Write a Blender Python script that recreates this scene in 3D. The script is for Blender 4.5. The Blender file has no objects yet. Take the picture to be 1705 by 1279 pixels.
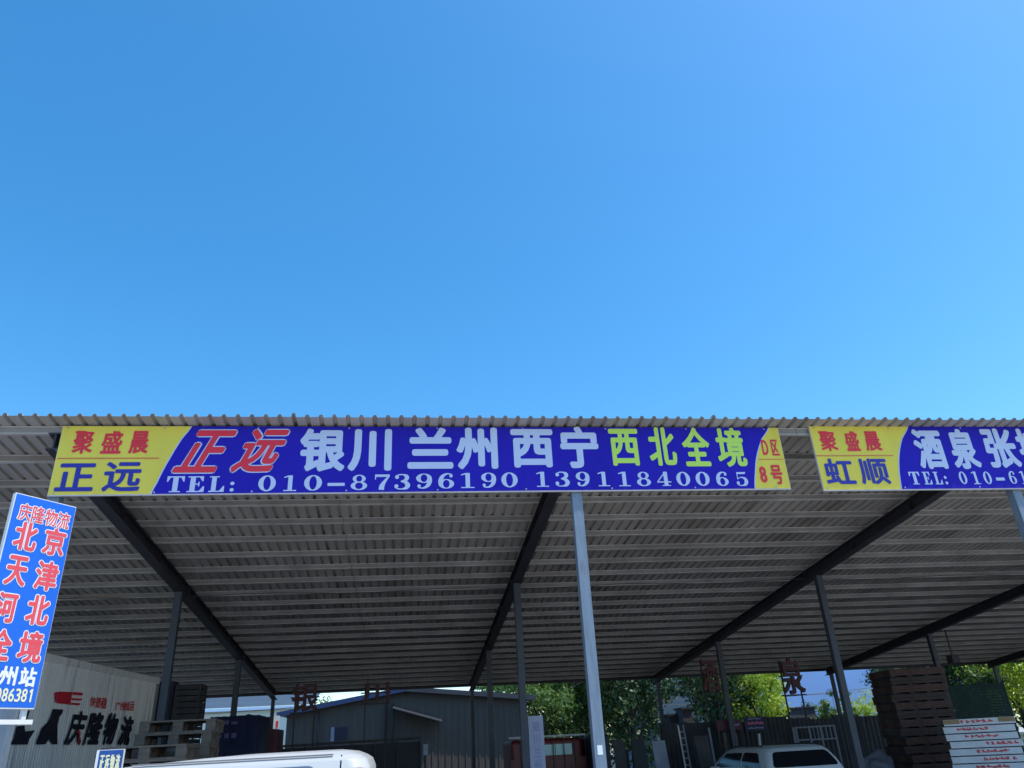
import bpy, bmesh, math, random
from mathutils import Vector, Matrix, Euler
import mathutils.noise as mnoise
R_ = math.radians
sc = bpy.context.scene
col = sc.collection
random.seed(7)

# ------------------------------------------------------------------ camera
CAM = Vector((0, 0, 1.75))
PITCH, ROLL, YAW, FPX, IW, IH = R_(25.76383), R_(-3.14947), R_(8.55039), 1250.0, 1705, 1279
_f = Vector((math.sin(YAW)*math.cos(PITCH), math.cos(YAW)*math.cos(PITCH), math.sin(PITCH)))
_r0 = Vector((math.cos(YAW), -math.sin(YAW), 0)); _u0 = _r0.cross(_f)
_r = math.cos(ROLL)*_r0 + math.sin(ROLL)*_u0
_u = -math.sin(ROLL)*_r0 + math.cos(ROLL)*_u0
cd = bpy.data.cameras.new('camera'); cam = bpy.data.objects.new('camera', cd); col.objects.link(cam)
cam.matrix_world = Matrix(((_r.x, _u.x, -_f.x, CAM.x), (_r.y, _u.y, -_f.y, CAM.y), (_r.z, _u.z, -_f.z, CAM.z), (0, 0, 0, 1)))
cd.sensor_fit = 'HORIZONTAL'; cd.sensor_width = 36; cd.lens = FPX/IW*36
cd.clip_start = 0.05; cd.clip_end = 3000
sc.camera = cam

# ------------------------------------------------------------------ light
SUN_EL, SUN_AZ = R_(62), R_(114)          # azimuth clockwise from +Y
w = bpy.data.worlds.new('World'); sc.world = w; w.use_nodes = True
nt = w.node_tree; nt.nodes.clear()
sky = nt.nodes.new('ShaderNodeTexSky'); sky.sky_type = 'NISHITA'; sky.sun_disc = False
sky.sun_elevation = SUN_EL; sky.sun_rotation = SUN_AZ
sky.air_density = 1.0; sky.dust_density = 0.9; sky.ozone_density = 3.0; sky.altitude = 100
hs = nt.nodes.new('ShaderNodeHueSaturation'); hs.inputs['Hue'].default_value = .492; hs.inputs['Saturation'].default_value = 1.34; hs.inputs['Value'].default_value = 1.0
bg = nt.nodes.new('ShaderNodeBackground'); bg.inputs['Strength'].default_value = 0.15
wo = nt.nodes.new('ShaderNodeOutputWorld')
nt.links.new(sky.outputs[0], hs.inputs['Color']); nt.links.new(hs.outputs[0], bg.inputs['Color']); nt.links.new(bg.outputs[0], wo.inputs[0])
sd = bpy.data.lights.new('sun', 'SUN'); sd.energy = 2.3; sd.angle = R_(0.5); sd.color = (1, .96, .9)
so = bpy.data.objects.new('sun', sd); col.objects.link(so)
sdir = Vector((math.cos(SUN_EL)*math.sin(SUN_AZ), math.cos(SUN_EL)*math.cos(SUN_AZ), math.sin(SUN_EL)))
so.rotation_euler = (-sdir).to_track_quat('-Z', 'Y').to_euler(); so.location = sdir*60
sc.view_settings.view_transform = 'Standard'; sc.view_settings.look = 'None'
sc.view_settings.exposure = 0.82; sc.view_settings.gamma = 1; sc.view_settings.use_curve_mapping = False
sc.cycles.max_bounces = 8; sc.cycles.diffuse_bounces = 5
sc.cycles.use_denoising = True

# ------------------------------------------------------------------ helpers
def ray(x, y): return ((x-IW/2)/FPX)*_r - ((y-IH/2)/FPX)*_u + _f
def at(x, y, Y):
    r = ray(x, y); return CAM + r*(Y/r.y)
def mat(name, c, rough=.6, metal=0., var=.12, scale=2.5, bump=0., bscale=40, streak=None, spec=None, stain=None):
    m = bpy.data.materials.new(name); m.use_nodes = True; t = m.node_tree; b = t.nodes['Principled BSDF']
    b.inputs['Roughness'].default_value = rough; b.inputs['Metallic'].default_value = metal
    if spec is not None: b.inputs['Specular IOR Level'].default_value = spec
    tc = t.nodes.new('ShaderNodeTexCoord'); mp = t.nodes.new('ShaderNodeMapping'); t.links.new(tc.outputs['Object'], mp.inputs[0])
    if streak: mp.inputs['Scale'].default_value = streak
    n = t.nodes.new('ShaderNodeTexNoise'); n.inputs['Scale'].default_value = scale; n.inputs['Detail'].default_value = 6; n.inputs['Roughness'].default_value = .62
    t.links.new(mp.outputs[0], n.inputs['Vector'])
    mx = t.nodes.new('ShaderNodeMix'); mx.data_type = 'RGBA'
    rp = t.nodes.new('ShaderNodeMapRange'); rp.inputs[1].default_value = .3; rp.inputs[2].default_value = .7
    t.links.new(n.outputs[0], rp.inputs[0]); t.links.new(rp.outputs[0], mx.inputs[0])
    mx.inputs[6].default_value = (*[v*(1-var) for v in c], 1); mx.inputs[7].default_value = (*[min(1, v*(1+var)) for v in c], 1)
    out = mx.outputs[2]
    if stain:
        sc_, lo, hi, scol = stain
        n3 = t.nodes.new('ShaderNodeTexNoise'); n3.inputs['Scale'].default_value = sc_; n3.inputs['Detail'].default_value = 5
        t.links.new(mp.outputs[0], n3.inputs['Vector'])
        r3 = t.nodes.new('ShaderNodeMapRange'); r3.inputs[1].default_value = lo; r3.inputs[2].default_value = hi
        t.links.new(n3.outputs[0], r3.inputs[0])
        m3 = t.nodes.new('ShaderNodeMix'); m3.data_type = 'RGBA'; t.links.new(r3.outputs[0], m3.inputs[0])
        t.links.new(out, m3.inputs[6]); m3.inputs[7].default_value = (*scol, 1); out = m3.outputs[2]
    t.links.new(out, b.inputs['Base Color'])
    if bump:
        n2 = t.nodes.new('ShaderNodeTexNoise'); n2.inputs['Scale'].default_value = bscale; n2.inputs['Detail'].default_value = 4
        t.links.new(mp.outputs[0], n2.inputs['Vector'])
        bp = t.nodes.new('ShaderNodeBump'); bp.inputs['Strength'].default_value = bump; bp.inputs['Distance'].default_value = .02
        t.links.new(n2.outputs[0], bp.inputs['Height']); t.links.new(bp.outputs[0], b.inputs['Normal'])
    return m
def leafmat(name, c, c2, trans=.35):
    m = bpy.data.materials.new(name); m.use_nodes = True; t = m.node_tree; b = t.nodes['Principled BSDF']
    b.inputs['Roughness'].default_value = .5
    tc = t.nodes.new('ShaderNodeTexCoord'); n = t.nodes.new('ShaderNodeTexNoise'); n.inputs['Scale'].default_value = 1.3; n.inputs['Detail'].default_value = 8
    n.inputs['Roughness'].default_value = .8
    t.links.new(tc.outputs['Object'], n.inputs['Vector'])
    rp = t.nodes.new('ShaderNodeMapRange'); rp.inputs[1].default_value = .35; rp.inputs[2].default_value = .65; t.links.new(n.outputs[0], rp.inputs[0])
    mx = t.nodes.new('ShaderNodeMix'); mx.data_type = 'RGBA'; t.links.new(rp.outputs[0], mx.inputs[0])
    mx.inputs[6].default_value = (*c, 1); mx.inputs[7].default_value = (*c2, 1); t.links.new(mx.outputs[2], b.inputs['Base Color'])
    tr = t.nodes.new('ShaderNodeBsdfTranslucent'); t.links.new(mx.outputs[2], tr.inputs['Color'])
    ms = t.nodes.new('ShaderNodeMixShader'); ms.inputs[0].default_value = trans
    o = t.nodes['Material Output']; t.links.new(b.outputs[0], ms.inputs[1]); t.links.new(tr.outputs[0], ms.inputs[2]); t.links.new(ms.outputs[0], o.inputs[0])
    return m
def glass(name, c, rough=.05):
    m = mat(name, c, rough, 0, .05, 1.0); m.node_tree.nodes['Principled BSDF'].inputs['Specular IOR Level'].default_value = .7
    return m
def link(name, me, m, parent=None, smooth=False):
    if isinstance(me, bmesh.types.BMesh):
        d = bpy.data.meshes.new(name); me.to_mesh(d); me.free(); me = d
    if m is not None:
        for k in (m if isinstance(m, (list, tuple)) else [m]): me.materials.append(k)
    if smooth:
        for p in me.polygons: p.use_smooth = True
    o = bpy.data.objects.new(name, me); col.objects.link(o)
    if parent is not None: o.parent = parent
    return o
def bevel(o, wd=.01, seg=2):
    b = o.modifiers.new('bevel', 'BEVEL'); b.width = wd; b.segments = seg; b.limit_method = 'ANGLE'; b.angle_limit = R_(35); return o
def tag(o, label, cat, group=None, kind=None):
    o['label'] = label; o['category'] = cat
    if group: o['group'] = group
    if kind: o['kind'] = kind
    return o
def struct(o, label, cat):
    tag(o, label, cat); o['kind'] = 'structure'; return o
def empty(name, label, cat, loc=(0, 0, 0), rz=0, group=None):
    o = bpy.data.objects.new(name, None); col.objects.link(o); o.location = loc; o.rotation_euler = (0, 0, rz)
    o.empty_display_size = .2
    return tag(o, label, cat, group)
def box(bm, x0, x1, y0, y1, z0, z1, mi=0, xf=None):
    vs = [bm.verts.new(xf(Vector(p)) if xf else p) for p in ((x0,y0,z0),(x1,y0,z0),(x1,y1,z0),(x0,y1,z0),(x0,y0,z1),(x1,y0,z1),(x1,y1,z1),(x0,y1,z1))]
    for f in ((0,3,2,1),(4,5,6,7),(0,1,5,4),(1,2,6,5),(2,3,7,6),(3,0,4,7)):
        bm.faces.new([vs[i] for i in f]).material_index = mi
def bar(bm, a, b, wd, h=None, mi=0):
    """square bar from a to b"""
    a, b = Vector(a), Vector(b); h = h or wd; d = (b-a).normalized()
    s = d.cross(Vector((0, 0, 1)))
    if s.length < 1e-4: s = Vector((1, 0, 0))
    s.normalize(); t = s.cross(d)
    vs = [bm.verts.new(p + s*i*wd/2 + t*j*h/2) for p in (a, b) for i, j in ((-1,-1),(1,-1),(1,1),(-1,1))]
    for f in ((0,1,2,3),(7,6,5,4),(0,4,5,1),(1,5,6,2),(2,6,7,3),(3,7,4,0)): bm.faces.new([vs[i] for i in f]).material_index = mi
def tube(bm, a, b, r0, r1=None, n=8, cap=True):
    a, b = Vector(a), Vector(b); r1 = r0 if r1 is None else r1; d = (b-a).normalized()
    s = d.cross(Vector((0, 0, 1)));  s = Vector((1, 0, 0)) if s.length < 1e-4 else s.normalized(); t = s.cross(d)
    A = [bm.verts.new(a + (s*math.cos(k*2*math.pi/n) + t*math.sin(k*2*math.pi/n))*r0) for k in range(n)]
    B = [bm.verts.new(b + (s*math.cos(k*2*math.pi/n) + t*math.sin(k*2*math.pi/n))*r1) for k in range(n)]
    for k in range(n): bm.faces.new((A[k], A[(k+1) % n], B[(k+1) % n], B[k]))
    if cap: bm.faces.new(A[::-1]); bm.faces.new(B)
def bmbox(*a):
    bm = bmesh.new(); box(bm, *a); return bm
def bmbar(*a):
    bm = bmesh.new(); bar(bm, *a); return bm

# ------------------------------------------------------------------ lettering
_gc = {}
def cjk(ch):
    if ch not in _gc:
        c = bpy.data.curves.new('glyph', 'FONT'); c.body = ch; c.size = 1; c.resolution_u = 4
        o = bpy.data.objects.new('glyph', c); col.objects.link(o); bpy.context.view_layer.update()
        m = bpy.data.meshes.new_from_object(o.evaluated_get(bpy.context.evaluated_depsgraph_get()))
        xs = [v.co.x for v in m.vertices]; ys = [v.co.y for v in m.vertices]
        x0, x1, y0, y1 = min(xs), max(xs), min(ys), max(ys)
        _gc[ch] = [[((m.vertices[i].co.x-x0)/(x1-x0), (m.vertices[i].co.y-y0)/(y1-y0)) for i in p.vertices] for p in m.polygons]
        bpy.data.objects.remove(o); bpy.data.meshes.remove(m); bpy.data.curves.remove(c)
    return _gc[ch]
def _ring(cx, cy, rx, ry, ix, iy, n=28):
    P = lambda k, a, b: (cx + a*math.cos(k*2*math.pi/n), cy + b*math.sin(k*2*math.pi/n))
    return [[P(k, ix, iy), P(k, rx, ry), P(k+1, rx, ry), P(k+1, ix, iy)] for k in range(n)]
def _disk(cx, cy, r, n=16): return [[(cx + r*math.cos(k*2*math.pi/n), cy + r*math.sin(k*2*math.pi/n)) for k in range(n)]]
def _rect(x0, y0, x1, y1): return [[(x0, y0), (x1, y0), (x1, y1), (x0, y1)]]
def _stroke(pts, ws):
    # smooth (Catmull-Rom) centre line with varying half width
    P, W = [], []
    for i in range(len(pts)-1):
        p0, p1, p2, p3 = pts[max(i-1, 0)], pts[i], pts[i+1], pts[min(i+2, len(pts)-1)]
        for k in range(5):
            t = k/5
            f = lambda a, b, c, d: .5*(2*b + (c-a)*t + (2*a-5*b+4*c-d)*t*t + (3*b-a-3*c+d)*t**3)
            P.append((f(p0[0], p1[0], p2[0], p3[0]), f(p0[1], p1[1], p2[1], p3[1]))); W.append(ws[i]*(1-t)+ws[i+1]*t)
    P.append(pts[-1]); W.append(ws[-1]); L, Rr = [], []
    for i in range(len(P)):
        a, b = P[max(i-1, 0)], P[min(i+1, len(P)-1)]; dx, dy = b[0]-a[0], b[1]-a[1]; l = math.hypot(dx, dy) or 1
        nx, ny = -dy/l, dx/l; L.append((P[i][0]+nx*W[i], P[i][1]+ny*W[i])); Rr.append((P[i][0]-nx*W[i], P[i][1]-ny*W[i]))
    return [[Rr[i], Rr[i+1], L[i+1], L[i]] for i in range(len(P)-1)]
def _six():
    return _ring(.52, .31, .45, .31, .19, .255) + _stroke([(.2,.3),(.19,.5),(.27,.75),(.45,.92),(.66,.965),(.84,.9)], [.13,.13,.12,.07,.035,.05]) + _disk(.8, .82, .1)
SERIF = {
 '0': _ring(.5, .5, .5, .5, .21, .43),
 '1': _rect(.36, .06, .66, 1) + _rect(.06, 0, .96, .065) + [[(.37, 1), (.06, .9), (.06, .84), (.37, .9)]],
 '8': _ring(.5, .74, .38, .26, .17, .2) + _ring(.5, .28, .48, .28, .22, .215),
 '6': _six(),
 '9': [[(1-x, 1-y) for x, y in p] for p in _six()],
 '3': _disk(.2, .8, .115) + _stroke([(.12,.86),(.34,.965),(.55,.965),(.74,.87),(.77,.74),(.68,.6),(.42,.53)], [.05,.035,.04,.11,.13,.09,.025]) + _stroke([(.42,.53),(.7,.46),(.82,.28),(.74,.11),(.5,.035),(.25,.05),(.09,.17)], [.025,.1,.15,.11,.035,.035,.05]) + _disk(.17, .22, .12),
 '5': [[(.16, 1), (.9, 1), (.82, .86), (.16, .86)]] + _rect(.15, .48, .21, .99) + _stroke([(.18,.5),(.35,.6),(.55,.61),(.78,.5),(.84,.31),(.74,.12),(.5,.035),(.25,.05),(.09,.17)], [.02,.03,.04,.11,.15,.11,.035,.035,.05]) + _disk(.17, .22, .12),
 '7': _rect(.1, .84, .96, 1) + _rect(.1, .68, .16, .84) + _stroke([(.92,.87),(.68,.55),(.52,.25),(.49,.0)], [.04,.09,.15,.16]),
 '4': _stroke([(.66,1),(.34,.64),(.06,.29)], [.035,.035,.035]) + _rect(.03, .24, .98, .315) + _rect(.5, .05, .76, 1) + _rect(.36, 0, .92, .06),
 'T': _rect(.03, .92, .97, 1) + _rect(.36, .06, .64, .92) + [[(.03,.92),(.03,.66),(.09,.66),(.22,.92)], [(.97,.92),(.78,.92),(.91,.66),(.97,.66)]] + _rect(.2, 0, .8, .065),
 'E': _rect(.17, .07, .45, .93) + _rect(.03, .93, .88, 1) + _rect(.03, 0, .95, .07) + _rect(.45, .465, .66, .535) + _rect(.61, .36, .68, .64) + [[(.88,.93),(.66,.93),(.82,.68),(.88,.68)], [(.95,.07),(.95,.36),(.89,.36),(.68,.07)]],
 'L': _rect(.17, .07, .45, .93) + _rect(.03, .93, .62, 1) + _rect(.03, 0, .95, .07) + [[(.95,.07),(.95,.38),(.89,.38),(.66,.07)]],
 ':': [[(.5+.5*math.cos(k*math.pi/8), c+.17*math.sin(k*math.pi/8)) for k in range(16)] for c in (.17, .8)],
 '-': _rect(0, 0, 1, 1),
}
class Board:
    """a flat printed face: point O, horizontal axis u, outward normal n"""
    def __init__(s, O, u, n): s.O, s.u, s.n = Vector(O), Vector(u).normalized(), Vector(n).normalized()
    def px(s, x, y):
        r = ray(x, y); P = CAM + r*((s.O-CAM).dot(s.n)/r.dot(s.n)); d = P - s.O
        return d.dot(s.u), d.z
    def P(s, a, b, lay=0.): return s.O + s.u*a + Vector((0, 0, b)) + s.n*lay
    def poly(s, bm, pts, lay):
        vs = [bm.verts.new(s.P(a, b, lay)) for a, b in pts]
        try: f = bm.faces.new(vs)
        except ValueError: return
        f.normal_update()
        if f.normal.dot(s.n) < 0: f.normal_flip()
    def rect(s, bm, a0, a1, b0, b1, lay): s.poly(bm, [(a0,b0),(a1,b0),(a1,b1),(a0,b1)], lay)
    def glyph(s, bm, polys, a0, a1, b0, b1, lay, r=0., shear=0.):
        h = b1-b0; wd = a1-a0-abs(shear)*h; a0 = a0 + (0 if shear >= 0 else -shear*h)
        ks = [(0, 0)] if r == 0 else [(0, 0)] + [(r*math.cos(k*math.pi/4), r*math.sin(k*math.pi/4)) for k in range(8)]
        for i, (dx, dy) in enumerate(ks):
            for j, p in enumerate(polys):
                s.poly(bm, [(a0+r+x*(wd-2*r) + shear*(y*h) + dx, b0+r+y*(h-2*r) + dy) for x, y in p], lay + i*.0002 + (j % 97)*.00002*(r == 0))
    def pbox(s, xl, xr, yt, yb, cx0=700):
        """ink box of a glyph from its outermost picture columns and rows"""
        ym = (yt+yb)/2; xm = (xl+xr)/2
        if xm > cx0: a0 = s.px(xl, yt)[0]; a1 = s.px(xr, yb)[0]
        else: a0 = s.px(xl, yb)[0]; a1 = s.px(xr, yt)[0]
        return a0, a1, s.px(xm, yb)[1], s.px(xm, yt)[1]

# ------------------------------------------------------------------ materials
M = {}
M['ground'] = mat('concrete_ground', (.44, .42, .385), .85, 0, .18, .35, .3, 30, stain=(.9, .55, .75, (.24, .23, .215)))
M['sheet'] = mat('roof_sheet', (.345, .318, .288), .55, 0, .24, .8, .05, 8, streak=(1.2, .25, 1), stain=(1.1, .54, .74, (.19, .165, .145)))
M['purlin'] = mat('galvanised_purlin', (.27, .255, .24), .45, 0, .25, 1.6, stain=(.9, .56, .74, (.27, .225, .19)))
M['purlin_lit_edge'] = mat('purlin_edge_highlight', (.50, .475, .43), .45, 0, .25, 1.6)  # same steel made lighter, edge highlights are put into this colour
M['rafter'] = mat('dark_rafter_paint', (.028, .026, .034), .55, 0, .2, 3)
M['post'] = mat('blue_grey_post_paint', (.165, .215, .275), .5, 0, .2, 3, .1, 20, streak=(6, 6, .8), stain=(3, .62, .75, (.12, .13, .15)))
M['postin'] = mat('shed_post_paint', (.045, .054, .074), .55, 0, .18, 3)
M['rod'] = mat('rod', (.05, .05, .055), .6)
M['b_yel'] = mat('banner_yellow', (.74, .61, .09), .7, 0, .08, 1.2, .35, 1.6, streak=(2.2, 1, .5), spec=.2)
M['b_blue'] = mat('banner_blue', (.020, .014, .36), .7, 0, .1, .8, .35, 1.6, streak=(2.2, 1, .5), spec=.15)
M['b_red'] = mat('banner_red', (.72, .02, .045), .6, 0, .05, 2)
M['b_navy'] = mat('banner_navy', (.018, .018, .29), .45, 0, .05, 2)
M['b_white'] = mat('banner_shaded_white', (.50, .56, .73), .45, 0, .03, 2)  # blue of skylit shade is put into the white
M['b_lime'] = mat('banner_lime', (.50, .72, .09), .45, 0, .05, 2)
M['b_line'] = mat('banner_line', (.62, .14, .05), .45, 0, .05, 2)
M['b_hem'] = mat('banner_hem', (.58, .55, .58), .6, 0, .1, 2)
M['steel'] = mat('grey_steel', (.36, .37, .38), .5, .3, .15, 4)
M['s_blue'] = mat('sign_blue', (.003, .12, .60), .4, 0, .05, 1.5)
M['s_red'] = mat('sign_red', (.72, .07, .09), .4, 0, .05, 2)
M['s_white'] = mat('sign_white', (.80, .80, .78), .4, 0, .05, 2)
M['s_cream'] = mat('sign_cream', (.80, .76, .45), .4, 0, .05, 2)
M['whitemetal'] = mat('white_metal', (.72, .72, .70), .5, 0, .1, 3)
M['black'] = mat('black_print_and_shade', (.012, .013, .03), .6, 0, .3, 6)
M['truckbox'] = mat('truck_box_skin', (.88, .90, .94), .5, 0, .13, 1.5, .1, 5, streak=(1, 3.5, .25), stain=(2.2, .58, .8, (.30, .31, .33)))
M['wood'] = mat('pallet_wood', (.15, .12, .095), .85, 0, .35, 5, .3, 30, streak=(1, 4, 4))
M['woodd'] = mat('dark_pallet_wood', (.062, .04, .036), .85, 0, .35, 4, .3, 30)
M['woodd2'] = mat('red_brown_pallet_wood', (.085, .045, .038), .85, 0, .4, 4, .3, 30)
M['wpaint'] = mat('white_pallet_paint', (.80, .82, .87), .7, 0, .12, 3, .15, 25, stain=(4, .6, .8, (.42, .40, .38)))
M['orangewood'] = mat('tan_wood', (.40, .27, .15), .8, 0, .25, 4)
M['tyre'] = mat('tyre', (.02, .02, .02), .8)
M['vanpaint'] = mat('van_white_paint', (.52, .52, .505), .25, 0, .03, 2)
M['vanseam'] = mat('van_seam_grey', (.2, .2, .2), .5)
M['silver'] = mat('silver_car_paint', (.76, .80, .86), .3, .1, .03, 3)
M['glassd'] = mat('dark_glass', (.012, .013, .018), .1, 0, .05, 1, spec=.16)
M['glassb'] = glass('van_glass', (.10, .14, .2))
M['teal'] = glass('truck_window', (.20, .62, .70), .1)  # reflected glow is put into the teal pane colour
M['redtruck'] = mat('red_truck_paint', (.15, .011, .014), .4, 0, .15, 3)
M['redlamp'] = mat('red_lamp', (.62, .05, .03), .25)
M['redletter'] = mat('red_letter_face', (.07, .008, .013), .5, 0, .15, 3)
M['darkmetal'] = mat('dark_metal', (.035, .035, .042), .6, 0, .2, 3)
M['wallgrey'] = mat('warehouse_wall', (.085, .072, .062), .8, 0, .12, .8, .15, 12, streak=(6, 1, .5))
M['fascia'] = mat('blue_fascia', (.012, .03, .10), .5, 0, .1, 2)
M['roofgrey'] = mat('grey_roof', (.3, .34, .38), .6, 0, .1, 1)
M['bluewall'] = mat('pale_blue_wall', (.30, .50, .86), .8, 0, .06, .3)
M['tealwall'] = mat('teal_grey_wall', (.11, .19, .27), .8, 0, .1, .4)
M['cream'] = mat('cream_wall', (.90, .86, .72), .8, 0, .06, .7)
M['palefascia'] = mat('pale_fascia', (.45, .62, .80), .6, 0, .05, 1)
M['fenceg'] = mat('dark_fence_sheet', (.022, .026, .038), .6, 0, .4, 1.5)
M['netg'] = mat('green_net', (.02, .055, .05), .8, 0, .25, 2)
M['tarp'] = mat('navy_tarp', (.018, .02, .06), .6, 0, .3, 2)
M['maroon'] = mat('maroon_board', (.09, .02, .04), .6, 0, .2, 2)
M['lilac'] = mat('pale_board', (.42, .44, .60), .6, 0, .12, 4)
M['mark'] = mat('faint_blue_print', (.30, .33, .52), .6)
M['pink'] = mat('pink_print', (.60, .12, .26), .6)
M['bark'] = mat('bark', (.06, .05, .042), .9, 0, .3, 6, .5, 20)
M['leaf_d'] = leafmat('leaf_dark', (.022, .05, .018), (.06, .12, .03), .3)
M['leaf_m'] = leafmat('leaf_mid', (.035, .085, .022), (.20, .32, .055), .45)
M['leaf_lit'] = leafmat('leaf_sunlit', (.26, .40, .035), (.62, .72, .09), .6)  # sunlight on the leaves is put into these bright tones
M['crate'] = mat('crate_side', (.06, .058, .066), .8, 0, .3, 3)
M['cardboard'] = mat('pale_sheeting', (.26, .28, .36), .6, 0, .2, 3)

# ------------------------------------------------------------------ ground
bm = bmesh.new()
N = 40
g = [[bm.verts.new(((i/N-.5)*800, (j/N-.5)*800, 0)) for j in range(N+1)] for i in range(N+1)]
for i in range(N):
    for j in range(N): bm.faces.new((g[i][j], g[i+1][j], g[i+1][j+1], g[i][j+1]))
struct(link('ground', bm, M['ground']), 'pale concrete yard around and under the open shed', 'ground')

for nm, x0, x1, y0, y1, m, lab in (('shed_floor_dimmer', -4.3, 40, 10.2, 26.2, mat('low_bounce_floor', (.06, .058, .056), .9, 0, .3, .5, .3, 20), 'dark floor under the shed roof, added to dim bounced light'),
      ('rear_yard_dimmer', -60, 90, 26.2, 120, mat('low_bounce_yard', (.04, .04, .04), .9, 0, .25, .6, .3, 20), 'dark ground behind the shed, added to dim bounced light')):
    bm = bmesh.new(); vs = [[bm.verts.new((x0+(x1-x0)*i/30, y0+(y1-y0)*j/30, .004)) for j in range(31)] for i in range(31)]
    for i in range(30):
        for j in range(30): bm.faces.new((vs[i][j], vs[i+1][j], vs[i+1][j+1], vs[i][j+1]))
    struct(link(nm, bm, m), lab, 'ground')  # both dark zones are added to cut light bounced onto the roof

# ------------------------------------------------------------------ the open shed
ZS0, SL = 3.816 + 1.75, .09694
def zs(Y): return ZS0 - SL*(Y-6.0)              # underside of the roof sheet
shed = empty('open_shed', 'long open sided shed with corrugated roof on dark steel frames', 'shed', (2, 8.57, 0))
def sp(name, bm, m, smooth=False):
    o = link(name, bm, m, shed, smooth); o.matrix_parent_inverse = shed.matrix_world.inverted() if False else Matrix.Translation((-2, -8.57, 0)); return o
XS = [-10, -4, 2, 8, 14, 20]
YS = [8.60, 14.1, 19.7, 25.2]
# roof sheet
bm = bmesh.new(); PER = .156; x = -12.4; prof = []
while x < 22.4:
    j = random.uniform(-.002, .002)
    hh = .052 if any(abs(x-q) < PER/2 for q in (-7.2, -1.55, 3.62, 9.2, 14.6)) else .031+j
    prof += [(x, 0), (x+.098, 0), (x+.112, hh), (x+.142, hh)]; x += PER
prof.append((x, 0))
rows = [8.30 + (25.70-8.30)*k/24 for k in range(25)]
prev = None
for Y in rows:
    dz = 0
    row = [bm.verts.new((px_, Y + (random.uniform(-.006, .006) if Y == rows[0] else 0), zs(Y)+pz + .004*mnoise.noise((px_*.7, Y*.5, 0)))) for px_, pz in prof]
    if prev:
        for a in range(len(row)-1): bm.faces.new((prev[a], row[a], row[a+1], prev[a+1]))
    prev = row
sp('roof_sheet', bm, M['sheet'])
# purlins: lipped channels
Y = 8.545
while Y < 25.8:
    bm = bmesh.new(); z = zs(Y)-.004; sag = random.uniform(-.004, .004)
    segs = [-12.4, -7, -1, 5, 11, 17, 22.4]
    for a, b in zip(segs[:-1], segs[1:]):
        j = random.uniform(-.006, .006)
        box(bm, a+.004, b-.004, Y, Y+.004, z-.074, z-.012)                       # web
        box(bm, a+.004, b-.004, Y-.014, Y+.08, z-.0115, z, 1)                       # top flange
        box(bm, a+.004, b-.004, Y-.008, Y+.055, z-.086+sag, z-.0745+sag, 1)         # bottom flange
        box(bm, a+.004, b-.004, Y+.050, Y+.055, z-.074+sag, z-.056+sag)          # lip
    sp('purlin', bm, [M['purlin'], M['purlin_lit_edge']]); Y += .728
bm = bmesh.new()
for k in range(60):
    xa = -12+k*.57; tube(bm, (xa, 14.3, zs(14.3)-.31-.02*math.sin(k*1.05)), (xa+.57, 14.3, zs(14.3)-.31-.02*math.sin((k+1)*1.05)), .007, n=5, cap=False)
sp('cable', bm, M['rod'])
bm = bmesh.new(); box(bm, -12.4, 22.4, 25.50, 25.62, zs(25.5)-.14, zs(25.62)-.006)
sp('eave_beam', bm, M['rafter'])
# rafters (I sections) and posts
for X0 in XS:
    X = X0; bm = bmesh.new()
    def zx(v): return Vector((v.x, v.y, v.z + zs(v.y)))
    y0, y1 = 8.52, 25.48
    box(bm, X-.08, X+.08, y0, y1, -.290, -.275, 0, zx)
    box(bm, X-.01, X+.01, y0, y1, -.274, -.106, 0, zx)
    box(bm, X-.08, X+.08, y0, y1, -.105, -.090, 0, zx)
    yy = y0+.4
    while yy < y1:
        box(bm, X-.075, X-.011, yy, yy+.008, -.273, -.107, 0, zx); box(bm, X+.011, X+.075, yy, yy+.008, -.273, -.107, 0, zx); yy += 1.85
    sp('rafter', bm, M['rafter'])
    for Yp in YS:
        X = {-4: -3.885, 8: 7.88}.get(X0, X0) if Yp < 9 else X0
        bm = bmesh.new(); t = zs(Yp)-.296; hw = .06 if Yp < 25 else .05
        box(bm, X-hw, X+hw, Yp-hw, Yp+hw, .02, t)
        box(bm, X-.15, X+.15, Yp-.15, Yp+.15, .0, .019)
        box(bm, X-.09, X+.09, Yp-.09, Yp+.09, t+.0005, t+.0025)
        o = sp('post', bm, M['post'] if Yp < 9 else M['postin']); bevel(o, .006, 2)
# cables along the front
tag_n = tag(link('paper_notice', bmbox(*( -.028, .028, 0, .002, -.045, .045)), M['s_white']), 'small white paper notice stuck on the sunlit front post', 'notice')
tag_n.location = (2.0, 8.60-.0625, at(999, 1249, 8.5).z)

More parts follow.
